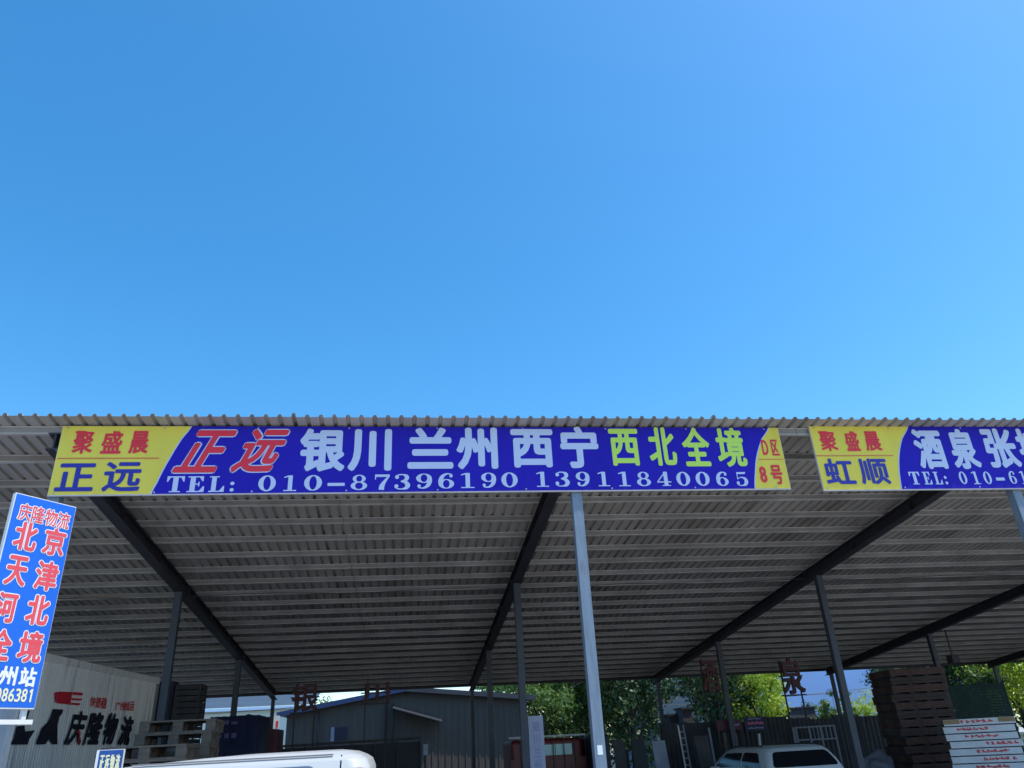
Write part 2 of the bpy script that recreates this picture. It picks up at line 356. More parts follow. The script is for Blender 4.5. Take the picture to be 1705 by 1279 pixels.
# ------------------------------------------------------------------ banners
YB = 8.495
BD = Board((0, YB, 0), (1, 0, 0), (0, -1, 0))
def textpart(board, parent, items, m, lay, r=0., shear=0., name='lettering', grow=0., cx0=700):
    bm = bmesh.new()
    for it in items:
        ch, xl, xr, yt, yb = it
        a0, a1, b0, b1 = board.pbox(xl, xr, yt, yb, cx0)
        polys = SERIF[ch] if ch in SERIF and m is not M['b_red'] and m is not M['s_cream'] else cjk(ch)
        board.glyph(bm, polys, a0-grow, a1+grow, b0-grow, b1+grow, lay, r, shear)
    return link(name, bm, m, parent)
def banner(label, tl, bl, tr, br, bluepoly):
    e = empty('banner', label, 'banner')
    a0 = (BD.px(*tl)[0]+BD.px(*bl)[0])/2; a1 = (BD.px(*tr)[0]+BD.px(*br)[0])/2
    b1 = (BD.px(*tl)[1]+BD.px(*tr)[1])/2; b0 = (BD.px(*bl)[1]+BD.px(*br)[1])/2
    bm = bmesh.new(); box(bm, a0, a1, YB, YB+.025, b0, b1); link('backing', bm, M['b_hem'], e)
    bm = bmesh.new()
    BD.rect(bm, a0+.004, a1-.004, b0+.012, b1-.002, .003); link('yellow_field', bm, M['b_yel'], e)
    k = a0+.06
    while k < a1:
        for zz in (b0+.03, b1-.025):
            bm = bmesh.new(); tube(bm, (k, YB-.012, zz), (k, YB-.0125, zz), .010, n=10); link('eyelet', bm, M['steel'], e)
        k += 1.05
    return e, a0, a1, b0, b1
e1, a0, a1, b0, b1 = banner('long blue shop banner between two yellow ends, whole between the first posts', (105, 711), (78, 826), (1294, 711), (1318, 815), None)
def fit_z(pts):
    """clamp picture points of a printed field to the banner's own top and bottom edge"""
    out = []
    for (x, y) in pts: out.append(list(BD.px(x, y)))
    return out
L = [(320, 711), (304, 731), (291, 751), (275, 779), (262, 805), (252, 826)]
Rg = [(1278, 711), (1267, 732), (1259, 760), (1256.5, 788), (1256.5, 815)]
def field(parent, L, Rr, b0, b1, m_in, m_edge, lay, grow=0.):
    l = fit_z(L); r = fit_z(Rr) if Rr else None
    l[0][1] = b1-.002; l[-1][1] = b0+.012
    bm = bmesh.new()
    def smooth(pts):
        out = []
        for i in range(len(pts)-1):
            p0, p1, p2, p3 = pts[max(i-1, 0)], pts[i], pts[i+1], pts[min(i+2, len(pts)-1)]
            for k in range(6):
                t = k/6; f = lambda a, b, c, d: .5*(2*b + (c-a)*t + (2*a-5*b+4*c-d)*t*t + (3*b-a-3*c+d)*t**3)
                out.append((f(p0[0], p1[0], p2[0], p3[0]), p1[1]*(1-t)+p2[1]*t))
        return out + [tuple(pts[-1])]
    l = [(a-grow, b) for a, b in smooth(l)]
    if r:
        r[0][1] = b1-.002; r[-1][1] = b0+.012; r = [(a+grow, b) for a, b in smooth(r)]
    return l, r, bm
for grow, m, lay, nm in ((.014, M['b_white'], .0045, 'field_edge'), (0, M['b_blue'], .006, 'blue_field')):
    l, r, bm = field(e1, L, Rg, b0, b1, None, None, lay, grow)
    BD.poly(bm, l + r[::-1], lay); link(nm, bm, m, e1)
T1 = .008
textpart(BD, e1, [('聚', 118, 160, 718, 756), ('盛', 166, 207.5, 718, 756), ('晨', 213, 251.5, 718, 756)], M['b_red'], T1, .007)
textpart(BD, e1, [('正', 89.5, 163, 772, 818.5), ('远', 168, 240, 769.5, 819)], M['b_navy'], T1, .010)
bm = bmesh.new(); p, q = BD.px(96, 763.5), BD.px(265, 764.5); BD.rect(bm, a0+.02, q[0], p[1]-.008, p[1]+.004, T1); link('rule_line', bm, M['b_line'], e1)
big = [('正', 286, 398, 717, 787.5), ('远', 381, 488.5, 715.5, 787)]
textpart(BD, e1, big, M['b_white'], T1, .028, .40, 'letter_outline', .013)
textpart(BD, e1, big, M['b_red'], T1+.003, .015, .40)
W1 = [('银', 496, 577, 714, 786), ('川', 578, 653, 715, 785), ('兰', 679, 755, 712.5, 781), ('州', 759, 830, 712.5, 782), ('西', 849, 924, 715, 779), ('宁', 930, 1000, 710.5, 780)]
textpart(BD, e1, W1, M['b_white'], T1, .021)
textpart(BD, e1, [('西', 1011.5, 1068, 714.5, 776), ('北', 1075, 1129.5, 712, 776), ('全', 1130.5, 1187, 712, 777), ('境', 1186.5, 1246, 712.5, 778)], M['b_lime'], T1, .014)
tel = [('T', 274.6, 309.6, 793.5, 820), ('E', 309.6, 344, 793.5, 819.8), ('L', 346, 377, 793.5, 819.5), (':', 382, 391, 802, 819)]
tel += [('0', 429, 460.5, 792, 818.5), ('1', 470, 496, 792, 818), ('0', 505.5, 537, 791.5, 817.5), ('-', 545.4, 574, 804.5, 809.5), ('8', 583, 612.6, 791, 816.5), ('7', 621, 650, 790.5, 816), ('3', 655, 684, 790, 815.5), ('9', 692, 721, 789, 814), ('6', 728, 757, 788.5, 814), ('1', 766, 791, 788, 813), ('9', 800, 828, 787.5, 812.5), ('0', 834, 862.5, 787, 812)]
tel += [('1', 891, 915, 786, 811), ('3', 922, 950, 786, 810.5), ('9', 957, 984, 786, 810), ('1', 993, 1016.6, 786, 810), ('1', 1027, 1051, 786, 810), ('8', 1057.7, 1085, 786, 810), ('4', 1091, 1119, 786, 809.5), ('0', 1124, 1150.5, 786, 809.5), ('0', 1156, 1183, 786, 809.5), ('6', 1188.7, 1214.8, 786, 809.5), ('5', 1222, 1247, 786.5, 809.5)]
textpart(BD, e1, tel, M['b_white'], T1)
bm = bmesh.new(); p, q = BD.px(1263, 765), BD.px(1304, 764.5); BD.rect(bm, p[0], q[0], p[1]-.006, p[1]+.003, T1); link('rule_line', bm, M['b_line'], e1)
textpart(BD, e1, [('D', 1265.5, 1281, 733, 758), ('区', 1281, 1298.5, 732.5, 759)], M['b_red'], T1, .004)
textpart(BD, e1, [('8', 1262, 1279, 777, 804), ('号', 1280, 1306, 774.5, 807)], M['b_red'], T1, .007)

e2, a0, a1, b0, b1 = banner('shorter view of a blue and yellow banner cut off at the right, beyond the gap', (1345, 711), (1372, 811.5), (2150, 711), (2290, 814), None)
e2['label'] = 'blue and yellow shop banner right of the gap, its lettering beginning after a yellow end'
L2 = [(1512, 711), (1502, 732), (1497.5, 757), (1497.5, 783), (1501, 811)]
for grow, m, lay, nm in ((.014, M['b_white'], .0045, 'field_edge'), (0, M['b_blue'], .006, 'blue_field')):
    l, r, bm = field(e2, L2, None, b0, b1, None, None, lay, grow)
    BD.poly(bm, l + [(a1-.004, b0+.012), (a1-.004, b1-.002)], lay); link(nm, bm, m, e2)
textpart(BD, e2, [('聚', 1360.5, 1397, 718.5, 751.5), ('盛', 1402.5, 1434, 718.5, 751.5), ('晨', 1434.5, 1470, 718.5, 751.5)], M['b_red'], T1, .007)
textpart(BD, e2, [('虹', 1367.6, 1427, 764, 806.5), ('顺', 1425, 1485, 764, 807)], M['b_navy'], T1, .010)
bm = bmesh.new(); p, q = BD.px(1358, 759), BD.px(1487, 759); BD.rect(bm, p[0], q[0], p[1]-.008, p[1]+.004, T1); link('rule_line', bm, M['b_line'], e2)
textpart(BD, e2, [('酒', 1513, 1582, 715, 781.5), ('泉', 1570, 1637, 714.5, 781.5), ('张', 1628, 1704, 714, 780), ('掖', 1683, 1760, 714, 780)], M['b_white'], T1, .020)
tel2 = [('T', 1510.6, 1535, 786, 807), ('E', 1533, 1553.5, 786, 807), ('L', 1551, 1571, 786, 807), (':', 1570, 1579, 792.5, 807), ('0', 1593, 1612.5, 785.5, 806.5), ('1', 1614, 1634, 785.5, 806.5), ('0', 1633.5, 1653.5, 785.5, 806.5), ('-', 1657, 1673, 795.5, 800.5), ('6', 1675, 1695, 785, 806), ('1', 1694, 1712, 785, 806)]
textpart(BD, e2, tel2, M['b_white'], T1)

# ------------------------------------------------------------------ tall blue sign on a stand, left
sd_ = Vector((.58088, .81399, 0)); sn = Vector((sd_.y, -sd_.x, 0))
TLp = at(27, 820, 7.5); PS = Board((TLp.x, TLp.y, 0), sd_, sn)
w_ = PS.px(127, 845)[0]; zt = TLp.z; zb = PS.px(54, 1181)[1]
sg = empty('pylon_sign', 'tall blue sign board with red city names on a white stand', 'sign')
def slab(board, a0, a1, b0, b1, th, m, name, parent, off=0.):
    bm = bmesh.new()
    vs = [bm.verts.new(board.P(a, b, l)) for l in (off, off-th) for a, b in ((a0,b0),(a1,b0),(a1,b1),(a0,b1))]
    for f in ((0,1,2,3),(7,6,5,4),(0,4,5,1),(1,5,6,2),(2,6,7,3),(3,7,4,0)): bm.faces.new([vs[i] for i in f])
    bmesh.ops.recalc_face_normals(bm, faces=bm.faces[:]); return link(name, bm, m, parent)
slab(PS, 0, w_, zb, zt, .045, M['whitemetal'], 'cabinet', sg)
bm = bmesh.new(); PS.rect(bm, .008, w_-.004, zb+.012, zt-.008, .003); link('blue_face', bm, M['s_blue'], sg)
def sgn(chars, u0, u1, v0, v1, m, r, lay, ow=0., gap=.06, om=None, cells=None):
    """chars spread between the fractions u0..u1 of the sign's width, between the heights v0..v1 (fractions from the top)"""
    n = len(chars); cw = (u1-u0)/(n+(n-1)*gap); H = zt-zb
    for mm, rr, ll, g in (((M['s_white'], r+ow, lay, ow),) if ow else ()) + ((m, r, lay+.003, 0),):
        bm = bmesh.new()
        for i, ch in enumerate(chars):
            if ch == ' ': continue
            c0 = u0+i*cw*(1+gap)
            PS.glyph(bm, cjk(ch), c0*w_-g, (c0+cw)*w_+g, zt-v1*H-g, zt-v0*H+g, ll, rr)
        link('letter_outline' if (ow and g) else 'lettering', bm, mm, sg)
H = zt-zb
def vfrac(x, y): return (zt-PS.px(x, y)[1])/H
def ufrac(x, y): return PS.px(x, y)[0]/w_
sgn('庆隆物流', .10, .93, vfrac(40, 838), vfrac(40, 867), M['s_red'], .002, .005, .008, .05)
for (pa, pb, ya, yb, c) in (((18, 912), (65, 880), (41, 868.5), (41, 917.5), '北'), ((67, 922), (111, 890), (90, 879), (90, 926), '京'), ((4, 970), (50, 930), (30, 925.5), (27, 976), '天'), ((53, 978), (99, 945), (78, 934), (76, 984), '津'),
      ((39, 1035), (84, 1005), (64, 991), (62, 1041.5), '北'), ((25, 1098), (74, 1060), (52, 1051), (50, 1104), '境'), ((-12, 1030), (32, 990), (12, 986), (10, 1037), '河'), ((-23, 1096), (22, 1060), (0, 1047), (0, 1100), '全')):
    c0, c1 = ufrac(*pa), ufrac(*pb); sgn(c, c0, c1, vfrac(*ya), vfrac(*yb), M['s_red'], .008, .005, .009)
sgn('州', ufrac(-5, 1135), ufrac(30, 1115), vfrac(14, 1109), vfrac(14, 1142), M['s_white'], .006, .002)
sgn('站', ufrac(30, 1136), ufrac(62, 1118), vfrac(46, 1111), vfrac(46, 1144), M['s_white'], .006, .002)
bm = bmesh.new()
for i, ch in enumerate('086381'):
    u1 = ufrac(55.5, 1155) - (5-i)*.094 - (.018 if i == 5 else 0); v0, v1 = vfrac(30, 1146.5), vfrac(30, 1169)
    PS.glyph(bm, cjk(ch) if ch != '1' else [[(.5, 0), (1, 0), (1, 1), (.62, 1), (0, .86), (0, .72), (.5, .82)]], (u1-(.082 if ch != '1' else .046))*w_, u1*w_, zt-v1*H, zt-v0*H, .005, .0025)
link('lettering', bm, M['s_cream'], sg)
zbar = PS.px(30, 1202)[1]
slab(PS, -.05, w_+.03, zbar-.02, zbar+.02, .04, M['whitemetal'], 'cross_bar', sg, -.03)
for u in (.09, w_-.06):
    slab(PS, u-.02, u+.02, .0 if u < .3 else zbar+.021, zb-.001 if u > .3 else zbar-.021, .04, M['whitemetal'], 'leg', sg, -.031)
slab(PS, .07, .11, zbar+.021, zb-.001, .04, M['whitemetal'], 'leg', sg, -.031)

# ------------------------------------------------------------------ box truck, left
ta = R_(4.85); td = Vector((math.sin(ta), math.cos(ta), 0)); tn = Vector((td.y, -td.x, 0))
far = at(267, 1129.5, 18.55); TS = Board((far.x, far.y, 0), td, tn)
LB, WB, zt_, zb_ = 9.2, 2.4, far.z, 1.05
tr = empty('box_truck', 'grey ribbed box truck with black lettering parked along the left side', 'truck')
bm = bmesh.new()
# corrugated long side as a real ribbed skin, plus roof and ends
prof = []; u = -LB
while u < -.06: prof += [(u, 0), (u+.04, 0), (u+.048, -.007), (u+.072, -.007)]; u += .08
prof.append((-.05, 0))
pa = [bm.verts.new(TS.P(a, zb_+.12, l-.02)) for a, l in prof]; pb = [bm.verts.new(TS.P(a, zt_-.12, l-.02)) for a, l in prof]
for k in range(len(pa)-1): bm.faces.new((pa[k], pa[k+1], pb[k+1], pb[k]))
link('side_skin', bm, M['truckbox'], tr)
slab(TS, -LB, 0, zt_-.12, zt_, .05, M['truckbox'], 'top_rail', tr)
slab(TS, -LB, 0, zb_, zb_+.12, .05, M['truckbox'], 'bottom_rail', tr)
slab(TS, -.05, 0, zb_+.12, zt_-.12, .05, M['steel'], 'corner_post', tr, -.001)
slab(TS, -.14, -.085, zb_+.121, zt_-.121, .016, M['steel'], 'door_strip', tr, .004)
bm = bmesh.new()
def tsb(bm, a0, a1, l0, l1, z0, z1):
    vs = [bm.verts.new(TS.P(a, z, l)) for z in (z0, z1) for a, l in ((a0,l0),(a1,l0),(a1,l1),(a0,l1))]
    for f in ((0,3,2,1),(4,5,6,7),(0,1,5,4),(1,2,6,5),(2,3,7,6),(3,0,4,7)): bm.faces.new([vs[i] for i in f])
tsb(bm, -LB, 0, -WB, -.06, zb_, zt_-.005); bmesh.ops.recalc_face_normals(bm, faces=bm.faces[:]); link('cargo_body', bm, M['truckbox'], tr)
bm = bmesh.new(); tsb(bm, -LB-1.9, -.1, -WB+.5, -.6, .75, 1.04); bmesh.ops.recalc_face_normals(bm, faces=bm.faces[:]); link('chassis', bm, M['darkmetal'], tr)
bm = bmesh.new(); tsb(bm, -LB-2.0, -LB-.15, -WB+.1, -.1, .6, 2.7); bmesh.ops.recalc_face_normals(bm, faces=bm.faces[:]); bevel(link('cab', bm, M['s_blue'], tr), .12, 3)
for a in (-1.6, -LB-1.0):
    for l in (-.12, -WB+.12):
        c = TS.P(a, .5, l); bm = bmesh.new(); tube(bm, c+tn*.13, c-tn*.13, .5, n=24); wlo = link('wheel', bm, M['tyre'], tr)
        bm = bmesh.new(); tube(bm, c+tn*.14, c-tn*.14, .27, n=16); link('rim', bm, M['steel'], wlo)
# writing on the side
TL_ = .006
sk = dict(cx0=9999)
def tpoly(pts, m, name='emblem', lay=TL_):
    bm = bmesh.new()
    for i, P_ in enumerate(pts): TS.poly(bm, [TS.px(*q) for q in P_], lay+i*.0006)
    return link(name, bm, m, tr)
z6 = lambda x, y: (60+x/8.525, 1130+y/8.525)        # rows and columns of the enlarged photograph
tpoly([[z6(*p) for p in ((235,430),(385,440),(365,500),(330,540),(300,660),(298,935),(225,930),(180,860),(130,930),(-5,935),(0,890),(40,800),(80,700),(160,620),(200,540))]], M['black'])
z2 = lambda x, y: (x/4.586, 1000+y/4.586)
tpoly([[z2(*p) for p in ((80,1085),(100,1060),(125,960),(185,955),(190,1000),(265,990),(220,1060),(210,1100),(80,1100))], [z2(*p) for p in ((165,845),(225,840),(205,905),(150,905))]], M['black'])
big_t = [('庆', 400, 715, 445, 950), ('隆', 665, 965, 465, 950), ('物', 905, 1170, 480, 945), ('流', 1135, 1385, 520, 955)]
bm = bmesh.new()
for ch, xa, xb, ya, yb in big_t:
    a = TS.px(*z6(xa+70, (ya+yb)/2))[0]; b = TS.px(*z6(xb-40, (ya+yb)/2))[0]; xm = (xa+xb)/2
    TS.glyph(bm, cjk(ch), a-.10, b+.10, TS.px(*z6(xm, yb))[1], TS.px(*z6(xm, ya))[1], TL_, .022, .22)
link('lettering', bm, M['black'], tr)
tpoly([[z6(*p) for p in ((300,185),(510,190),(480,365),(300,350))], [z6(*p) for p in ((515,190),(660,200),(655,240),(515,230))], [z6(*p) for p in ((500,275),(650,285),(640,312),(500,305))], [z6(*p) for p in ((490,340),(620,350),(610,380),(485,370))], [z6(*p) for p in ((255,200),(290,190),(285,340),(265,345))]], M['b_red'], 'red_mark')
bm = bmesh.new()
for i, (ch, xa, xb, ya, yb) in enumerate([('快', 770, 840, 250, 390), ('捷', 845, 915, 255, 410), ('稳', 920, 1005, 260, 425), ('广', 1125, 1195, 325, 450), ('州', 1195, 1260, 320, 455), ('线', 1260, 1320, 320, 455), ('运', 1325, 1395, 315, 450)]):
    a0_, a1_, = TS.px(*z6(xa, (ya+yb)/2))[0], TS.px(*z6(xb, (ya+yb)/2))[0]
    TS.glyph(bm, cjk(ch), a0_, a1_, TS.px(*z6(xa, yb))[1], TS.px(*z6(xa, ya))[1], TL_, .004)
a0_, a1_ = TS.px(*z6(545, 850))[0], TS.px(*z6(630, 850))[0]
TS.glyph(bm, cjk('飞'), a0_, a1_, TS.px(*z6(580, 930))[1], TS.px(*z6(580, 740))[1], TL_+.004, .004)
link('lettering', bm, M['b_red'], tr)

# ------------------------------------------------------------------ pallets
def pallet_mesh(L=1.2, Wd=1.0, Hh=.150, seed=0):
    rnd = random.Random(seed); bm = bmesh.new(); bt = .022
    for k in range(3):
        y = -Wd/2 + k*(Wd-.10)/2; box(bm, -L/2, L/2, y, y+.10, 0, bt)
        for q in range(3):
            x = -L/2 + q*(L-.13)/2; box(bm, x, x+.13, y+.002, y+.098, bt+.0005, Hh-2*bt-.0005)
    for q in range(3):
        x = -L/2 + q*(L-.13)/2; box(bm, x, x+.13, -Wd/2, Wd/2, Hh-2*bt, Hh-bt)
    for k in range(7):
        y = -Wd/2 + k*(Wd-.11)/6; j = rnd.uniform(-.008, .008); box(bm, -L/2+j, L/2+j, y, y+.11, Hh-bt+.0005, Hh)
    d = bpy.data.meshes.new('pallet'); bm.to_mesh(d); bm.free(); return d
ORD = ['topmost', 'second', 'third', 'fourth', 'fifth', 'sixth', 'seventh', 'eighth', 'ninth', 'tenth', 'eleventh', 'twelfth', 'thirteenth', 'fourteenth', 'fifteenth', 'sixteenth', 'seventeenth', 'eighteenth', 'nineteenth', 'twentieth', 'twenty-first', 'twenty-second', 'twenty-third']
def stack(me, mats, n, x, y, rz, hh, lab, group, jit=.03, z0=0):
    for k in range(n):
        i = n-1-k
        o = bpy.data.objects.new('wooden_pallet', me[k % len(me)]); col.objects.link(o)
        o.location = (x+random.uniform(-jit, jit), y+random.uniform(-jit, jit), z0 + k*(hh+.001)); o.rotation_euler = (0, 0, rz+random.uniform(-.03, .03))
        tag(o, lab % (ORD[i] + ('' if i == 0 else ' from top')), 'pallet', group)
P1 = [pallet_mesh(1.0, .9, .165, s) for s in (1, 2, 3)]
for p in P1: p.materials.append(M['wood'])
pc = at(304, 1201, 12.0)
stack(P1, None, 14, pc.x-.12, 12.5, R_(4), .165, 'weathered wooden pallet, %s of the stack behind the white van', 'pallets stacked by the grey box truck')
P1b = at(262, 1262, 11.2)
stack(P1, None, 12, -3.25, 11.35, R_(2), .165, 'weathered wooden pallet, %s of the lower stack behind the small blue placard', 'pallets stacked by the small placard')

# ------------------------------------------------------------------ small blue placard
PB = Board((at(162, 1248, 7.6).x, 7.6, 0), (1, .12, 0), (.12, -1, 0))
pl = empty('placard', 'small blue placard with pale yellow characters in front of pallets', 'sign')
pw = PB.px(207, 1249)[0]; pt = at(185, 1248, 7.6).z
slab(PB, 0, pw, pt-.62, pt, .05, M['whitemetal'], 'cabinet', pl)
bm = bmesh.new(); PB.rect(bm, .022, pw-.003, pt-.615, pt-.005, .002); link('blue_face', bm, mat('placard_blue', (.01, .07, .30), .4), pl)
bm = bmesh.new()
for i, ch in enumerate('正远物流'):
    c0 = .035 + i*(pw-.05)/4; PB.glyph(bm, cjk(ch), c0, c0+(pw-.05)/4*.86, pt-.155, pt-.04, .004, .003)
link('lettering', bm, M['s_cream'], pl)
for u in (.05, pw-.05): slab(PB, u-.015, u+.015, 0, pt-.621, .03, M['whitemetal'], 'leg', pl, -.01)

# ------------------------------------------------------------------ vehicles by stacked slices
def interp(tab, z):
    for a, b in zip(tab[:-1], tab[1:]):
        if a[0] <= z <= b[0]:
            t = (z-a[0])/(b[0]-a[0]) if b[0] > a[0] else 0; return [a[i]*(1-t)+b[i]*t for i in range(1, len(a))]
    return list(tab[-1][1:]) if z > tab[-1][0] else list(tab[0][1:])
def slices(tab, rc=.16, steps=3):
    zsl = []
    for a, b in zip(tab[:-1], tab[1:]):
        for k in range(steps): zsl.append(a[0]+(b[0]-a[0])*k/steps)
    zsl.append(tab[-1][0]); bm = bmesh.new(); prev = None
    for z in zsl:
        x0, x1, hw = interp(tab, z); rr = min(rc, hw*.6, (x1-x0)*.3); ring = []
        for cx, cy, s in ((x1-rr, hw-rr, 0), (x0+rr, hw-rr, 1), (x0+rr, -hw+rr, 2), (x1-rr, -hw+rr, 3)):
            for k in range(6): a = (s+k/5)*math.pi/2; ring.append(bm.verts.new((cx+rr*math.cos(a), cy+rr*math.sin(a), z)))
        if prev:
            n = len(ring)
            for k in range(n): bm.faces.new((prev[k], prev[(k+1) % n], ring[(k+1) % n], ring[k]))
        else: bm.faces.new(ring[::-1])
        prev = ring
    bm.faces.new(prev); return bm
def rr_poly(c, r=.06, n=5):
    """rounded polygon from corner points (2D)"""
    out = []; m = len(c)
    for i in range(m):
        p, a, b = Vector(c[i]), Vector(c[i-1]), Vector(c[(i+1) % m])
        da, db = (a-p).normalized(), (b-p).normalized(); q = min(r, (a-p).length*.45, (b-p).length*.45)
        A, B = p+da*q, p+db*q
        for k in range(n+1):
            t = k/n; out.append((A*(1-t)**2 + p*2*t*(1-t) + B*t*t))
    return out
def pane(tab, side, pts, m, parent, off=.006, r=.06, name='window', rc=.16):
    """a window that follows the curved body, its outline given in the plane of that side"""
    bm = bmesh.new(); P_ = rr_poly(pts, r); bm.faces.new([bm.verts.new((q.x, q.y, 0)) for q in P_])
    for ax in (0, 1):
        lo, hi = min(q[ax] for q in P_), max(q[ax] for q in P_); t = lo+.03
        while t < hi:
            co = Vector((t, 0, 0)) if ax == 0 else Vector((0, t, 0)); no = Vector((1, 0, 0)) if ax == 0 else Vector((0, 1, 0))
            bmesh.ops.bisect_plane(bm, geom=bm.verts[:]+bm.edges[:]+bm.faces[:], plane_co=co, plane_no=no); t += .04
    for v in bm.verts:
        q, z = v.co.x, v.co.y; x0, x1, hw = interp(tab, z); rr = min(rc, hw*.6, (x1-x0)*.3)
        if side in 'LR':
            e = max(0, q-(x1-rr), (x0+rr)-q); d = hw-rr+math.sqrt(max(0, rr*rr-e*e)); v.co = (q, (1 if side == 'L' else -1)*(d+off), z)
        else:
            e = max(0, abs(q)-(hw-rr)); d = math.sqrt(max(0, rr*rr-e*e)); v.co = (x1-rr+d+off, q, z) if side == 'B' else (x0+rr-d-off, q, z)
    bmesh.ops.recalc_face_normals(bm, faces=bm.faces[:])
    return link(name, bm, m, parent, True)
def wheels(parent, xs, hw, r=.3):
    for x in xs:
        for s in (-1, 1):
            bm = bmesh.new(); tube(bm, (x, s*(hw-.2), r), (x, s*(hw+.005), r), r, n=24); o = link('wheel', bm, M['tyre'], parent)
            bm = bmesh.new(); tube(bm, (x, s*(hw-.1), r), (x, s*(hw+.012), r), r*.62, n=20); link('rim', bm, M['steel'], o)
# white van, rear towards +x
vz = at(540, 1248.5, 6.15).z
van = empty('white_van', 'small white van parked before the shed, only its roof in view', 'van', (at(622, 1266, 6.15).x, 6.95, 0))
VT = [(.22, -3.85, -.06, .72), (.45, -3.95, -.0, .78), (.9, -3.9, -.0, .8), (1.02, -3.6, -.01, .79), (1.12, -3.15, -.015, .78), (1.4, -2.9, -.02, .74), (vz-.13, -2.55, -.03, .70), (vz-.07, -2.15, -.055, .675), (vz-.04, -1.75, -.10, .64), (vz-.012, -1.25, -.17, .58), (vz, -.95, -.26, .5)]
link('body', slices(VT, .16, 6), M['vanpaint'], van, True)
for s in 'LR':
    pane(VT, s, [(-1.75, 1.12), (-.36, 1.12), (-.42, vz-.10), (-1.72, vz-.10)], M['glassb'], van, name='side_window')
    pane(VT, s, [(-2.85, 1.15), (-1.85, 1.12), (-1.83, vz-.10), (-2.6, vz-.15)], M['glassb'], van, name='side_window')
    pane(VT, s, [(-.17, .85), (-.05, .85), (-.075, vz-.13), (-.14, vz-.13)], M['redlamp'], van, .008, .02, 'tail_light')
    bm = bmesh.new(); sgn_ = 1 if s == 'L' else -1
    box(bm, -.263, -.255, sgn_*.69, sgn_*.705, 1.3, vz-.05)
pane(VT, 'B', [(-.6, 1.15), (.6, 1.15), (.56, vz-.2), (-.56, vz-.2)], M['glassb'], van, name='rear_window')
pane(VT, 'F', [(-.68, 1.16), (.68, 1.16), (.56, vz-.16), (-.56, vz-.16)], M['glassd'], van, name='windscreen')
bm = bmesh.new(); zz = 1.0
prevv = None
while zz <= vz-.03:
    hwv = interp(VT, zz)[2]
    pr = [bm.verts.new((-.245+dx, -(hwv+.002), zz)) for dx in (0, .010)]
    if prevv: bm.faces.new((prevv[0], prevv[1], pr[1], pr[0]))
    prevv = pr; zz += .04
link('door_gap', bm, M['glassd'], van)
wheels(van, (-3.1, -.7), .78)
for s in (-1, 1):
    bm = bmesh.new()
    for k in range(14):
        xa, xb = -1.7+k*.1, -1.6+k*.1; bar(bm, (xa, s*.652, vz-.034), (xb, s*.652, vz-.034), .012, .01)
    link('roof_gutter', bm, M['vanseam'], van)
# silver car seen from behind, rear towards -Y
cr = at(1330, 1250, 15.5)
car = empty('silver_car', 'silver hatchback parked under the shed, dark windows towards us', 'car', (at(1334, 1250, 15.5).x, 15.5+1.86, 0), -math.pi/2 + R_(0))
ctop = at(1330, 1239.5, 16.2).z
CT = [(.2, -2.1, 2.0, .78), (.45, -2.2, 2.14, .84), (.8, -2.15, 2.14, .855), (.93, -1.9, 2.10, .84), (1.0, -1.25, 2.04, .82), (ctop-.26, -.85, 1.90, .74), (ctop-.10, -.5, 1.76, .665), (ctop-.04, -.3, 1.66, .62), (ctop-.01, -.05, 1.5, .55), (ctop, .2, 1.25, .45)]
link('body', slices(CT, .16, 6), M['silver'], car, True)
zt1 = ctop-.10; zb1 = ctop-.37
pane(CT, 'B', [(-.68, zb1), (.68, zb1), (.56, zt1), (-.56, zt1)], M['glassd'], car, .008, .08, 'rear_window')
for s in 'LR':
    pane(CT, s, [(.62, zb1), (1.62, zb1-.0), (1.36, zt1-.01), (.66, zt1)], M['glassd'], car, .006, .07, 'side_window')
    pane(CT, s, [(-.82, zb1-.02), (.54, zb1), (.58, zt1), (-.28, zt1-.02)], M['glassd'], car, .006, .07, 'side_window')
    pane(CT, s, [(1.85, .85), (2.0, .85), (1.9, 1.02), (1.82, 1.02)], M['redlamp'], car, .01, .03, 'tail_light')
    k = 1 if s == 'L' else -1
    bm = bmesh.new(); box(bm, -.62, -.44, k*.80, k*.99, 1.0, 1.14); bmesh.ops.recalc_face_normals(bm, faces=bm.faces[:]); bevel(link('mirror', bm, M['silver'], car), .03, 3)
    bm = bmesh.new(); tube(bm, (-.1, k*.545, ctop+.012), (1.35, k*.555, ctop+.008), .014, n=8); link('roof_rail', bm, M['darkmetal'], car, True)
pane(CT, 'F', [(-.7, 1.05), (.7, 1.05), (.56, zt1), (-.56, zt1)], M['glassd'], car, .006, .08, 'windscreen')
wheels(car, (-1.35, 1.3), .83, .31)
# red light truck, cab seen from behind
tc_ = at(912, 1240, 19.0)
rt = empty('red_truck', 'dark red light truck seen from behind with ribbed headboard', 'truck', (tc_.x, 19.0, 0))
ttop = at(940, 1224.5, 19.0).z
bm = bmesh.new(); box(bm, -.85, .85, .08, 1.75, .55, ttop-.05); bevel(link('cab', bm, M['redtruck'], rt), .09, 3)
wb, wt = at(930, 1257, 19).z, at(930, 1239, 19).z
for k in range(3):
    x0 = -.62+k*.405; bm = bmesh.new(); box(bm, x0, x0+.385, .07, .079, wb, wt); link('rear_window', bm, M['teal'], rt)
hb = bmesh.new(); bar(hb, (-.9, 0, ttop), (.9, 0, ttop), .04); link('headboard_rail', hb, M['steel'], rt)
for k in range(8):
    x = -.88+k*.2514; bm = bmesh.new(); bar(bm, (x, 0, .95), (x, 0, ttop-.021), .018); link('headboard_bar', bm, M['darkmetal'], rt)
bm = bmesh.new(); box(bm, -.88, .88, .022, .05, .95, wb-.06); link('headboard_panel', bm, M['redtruck'], rt)
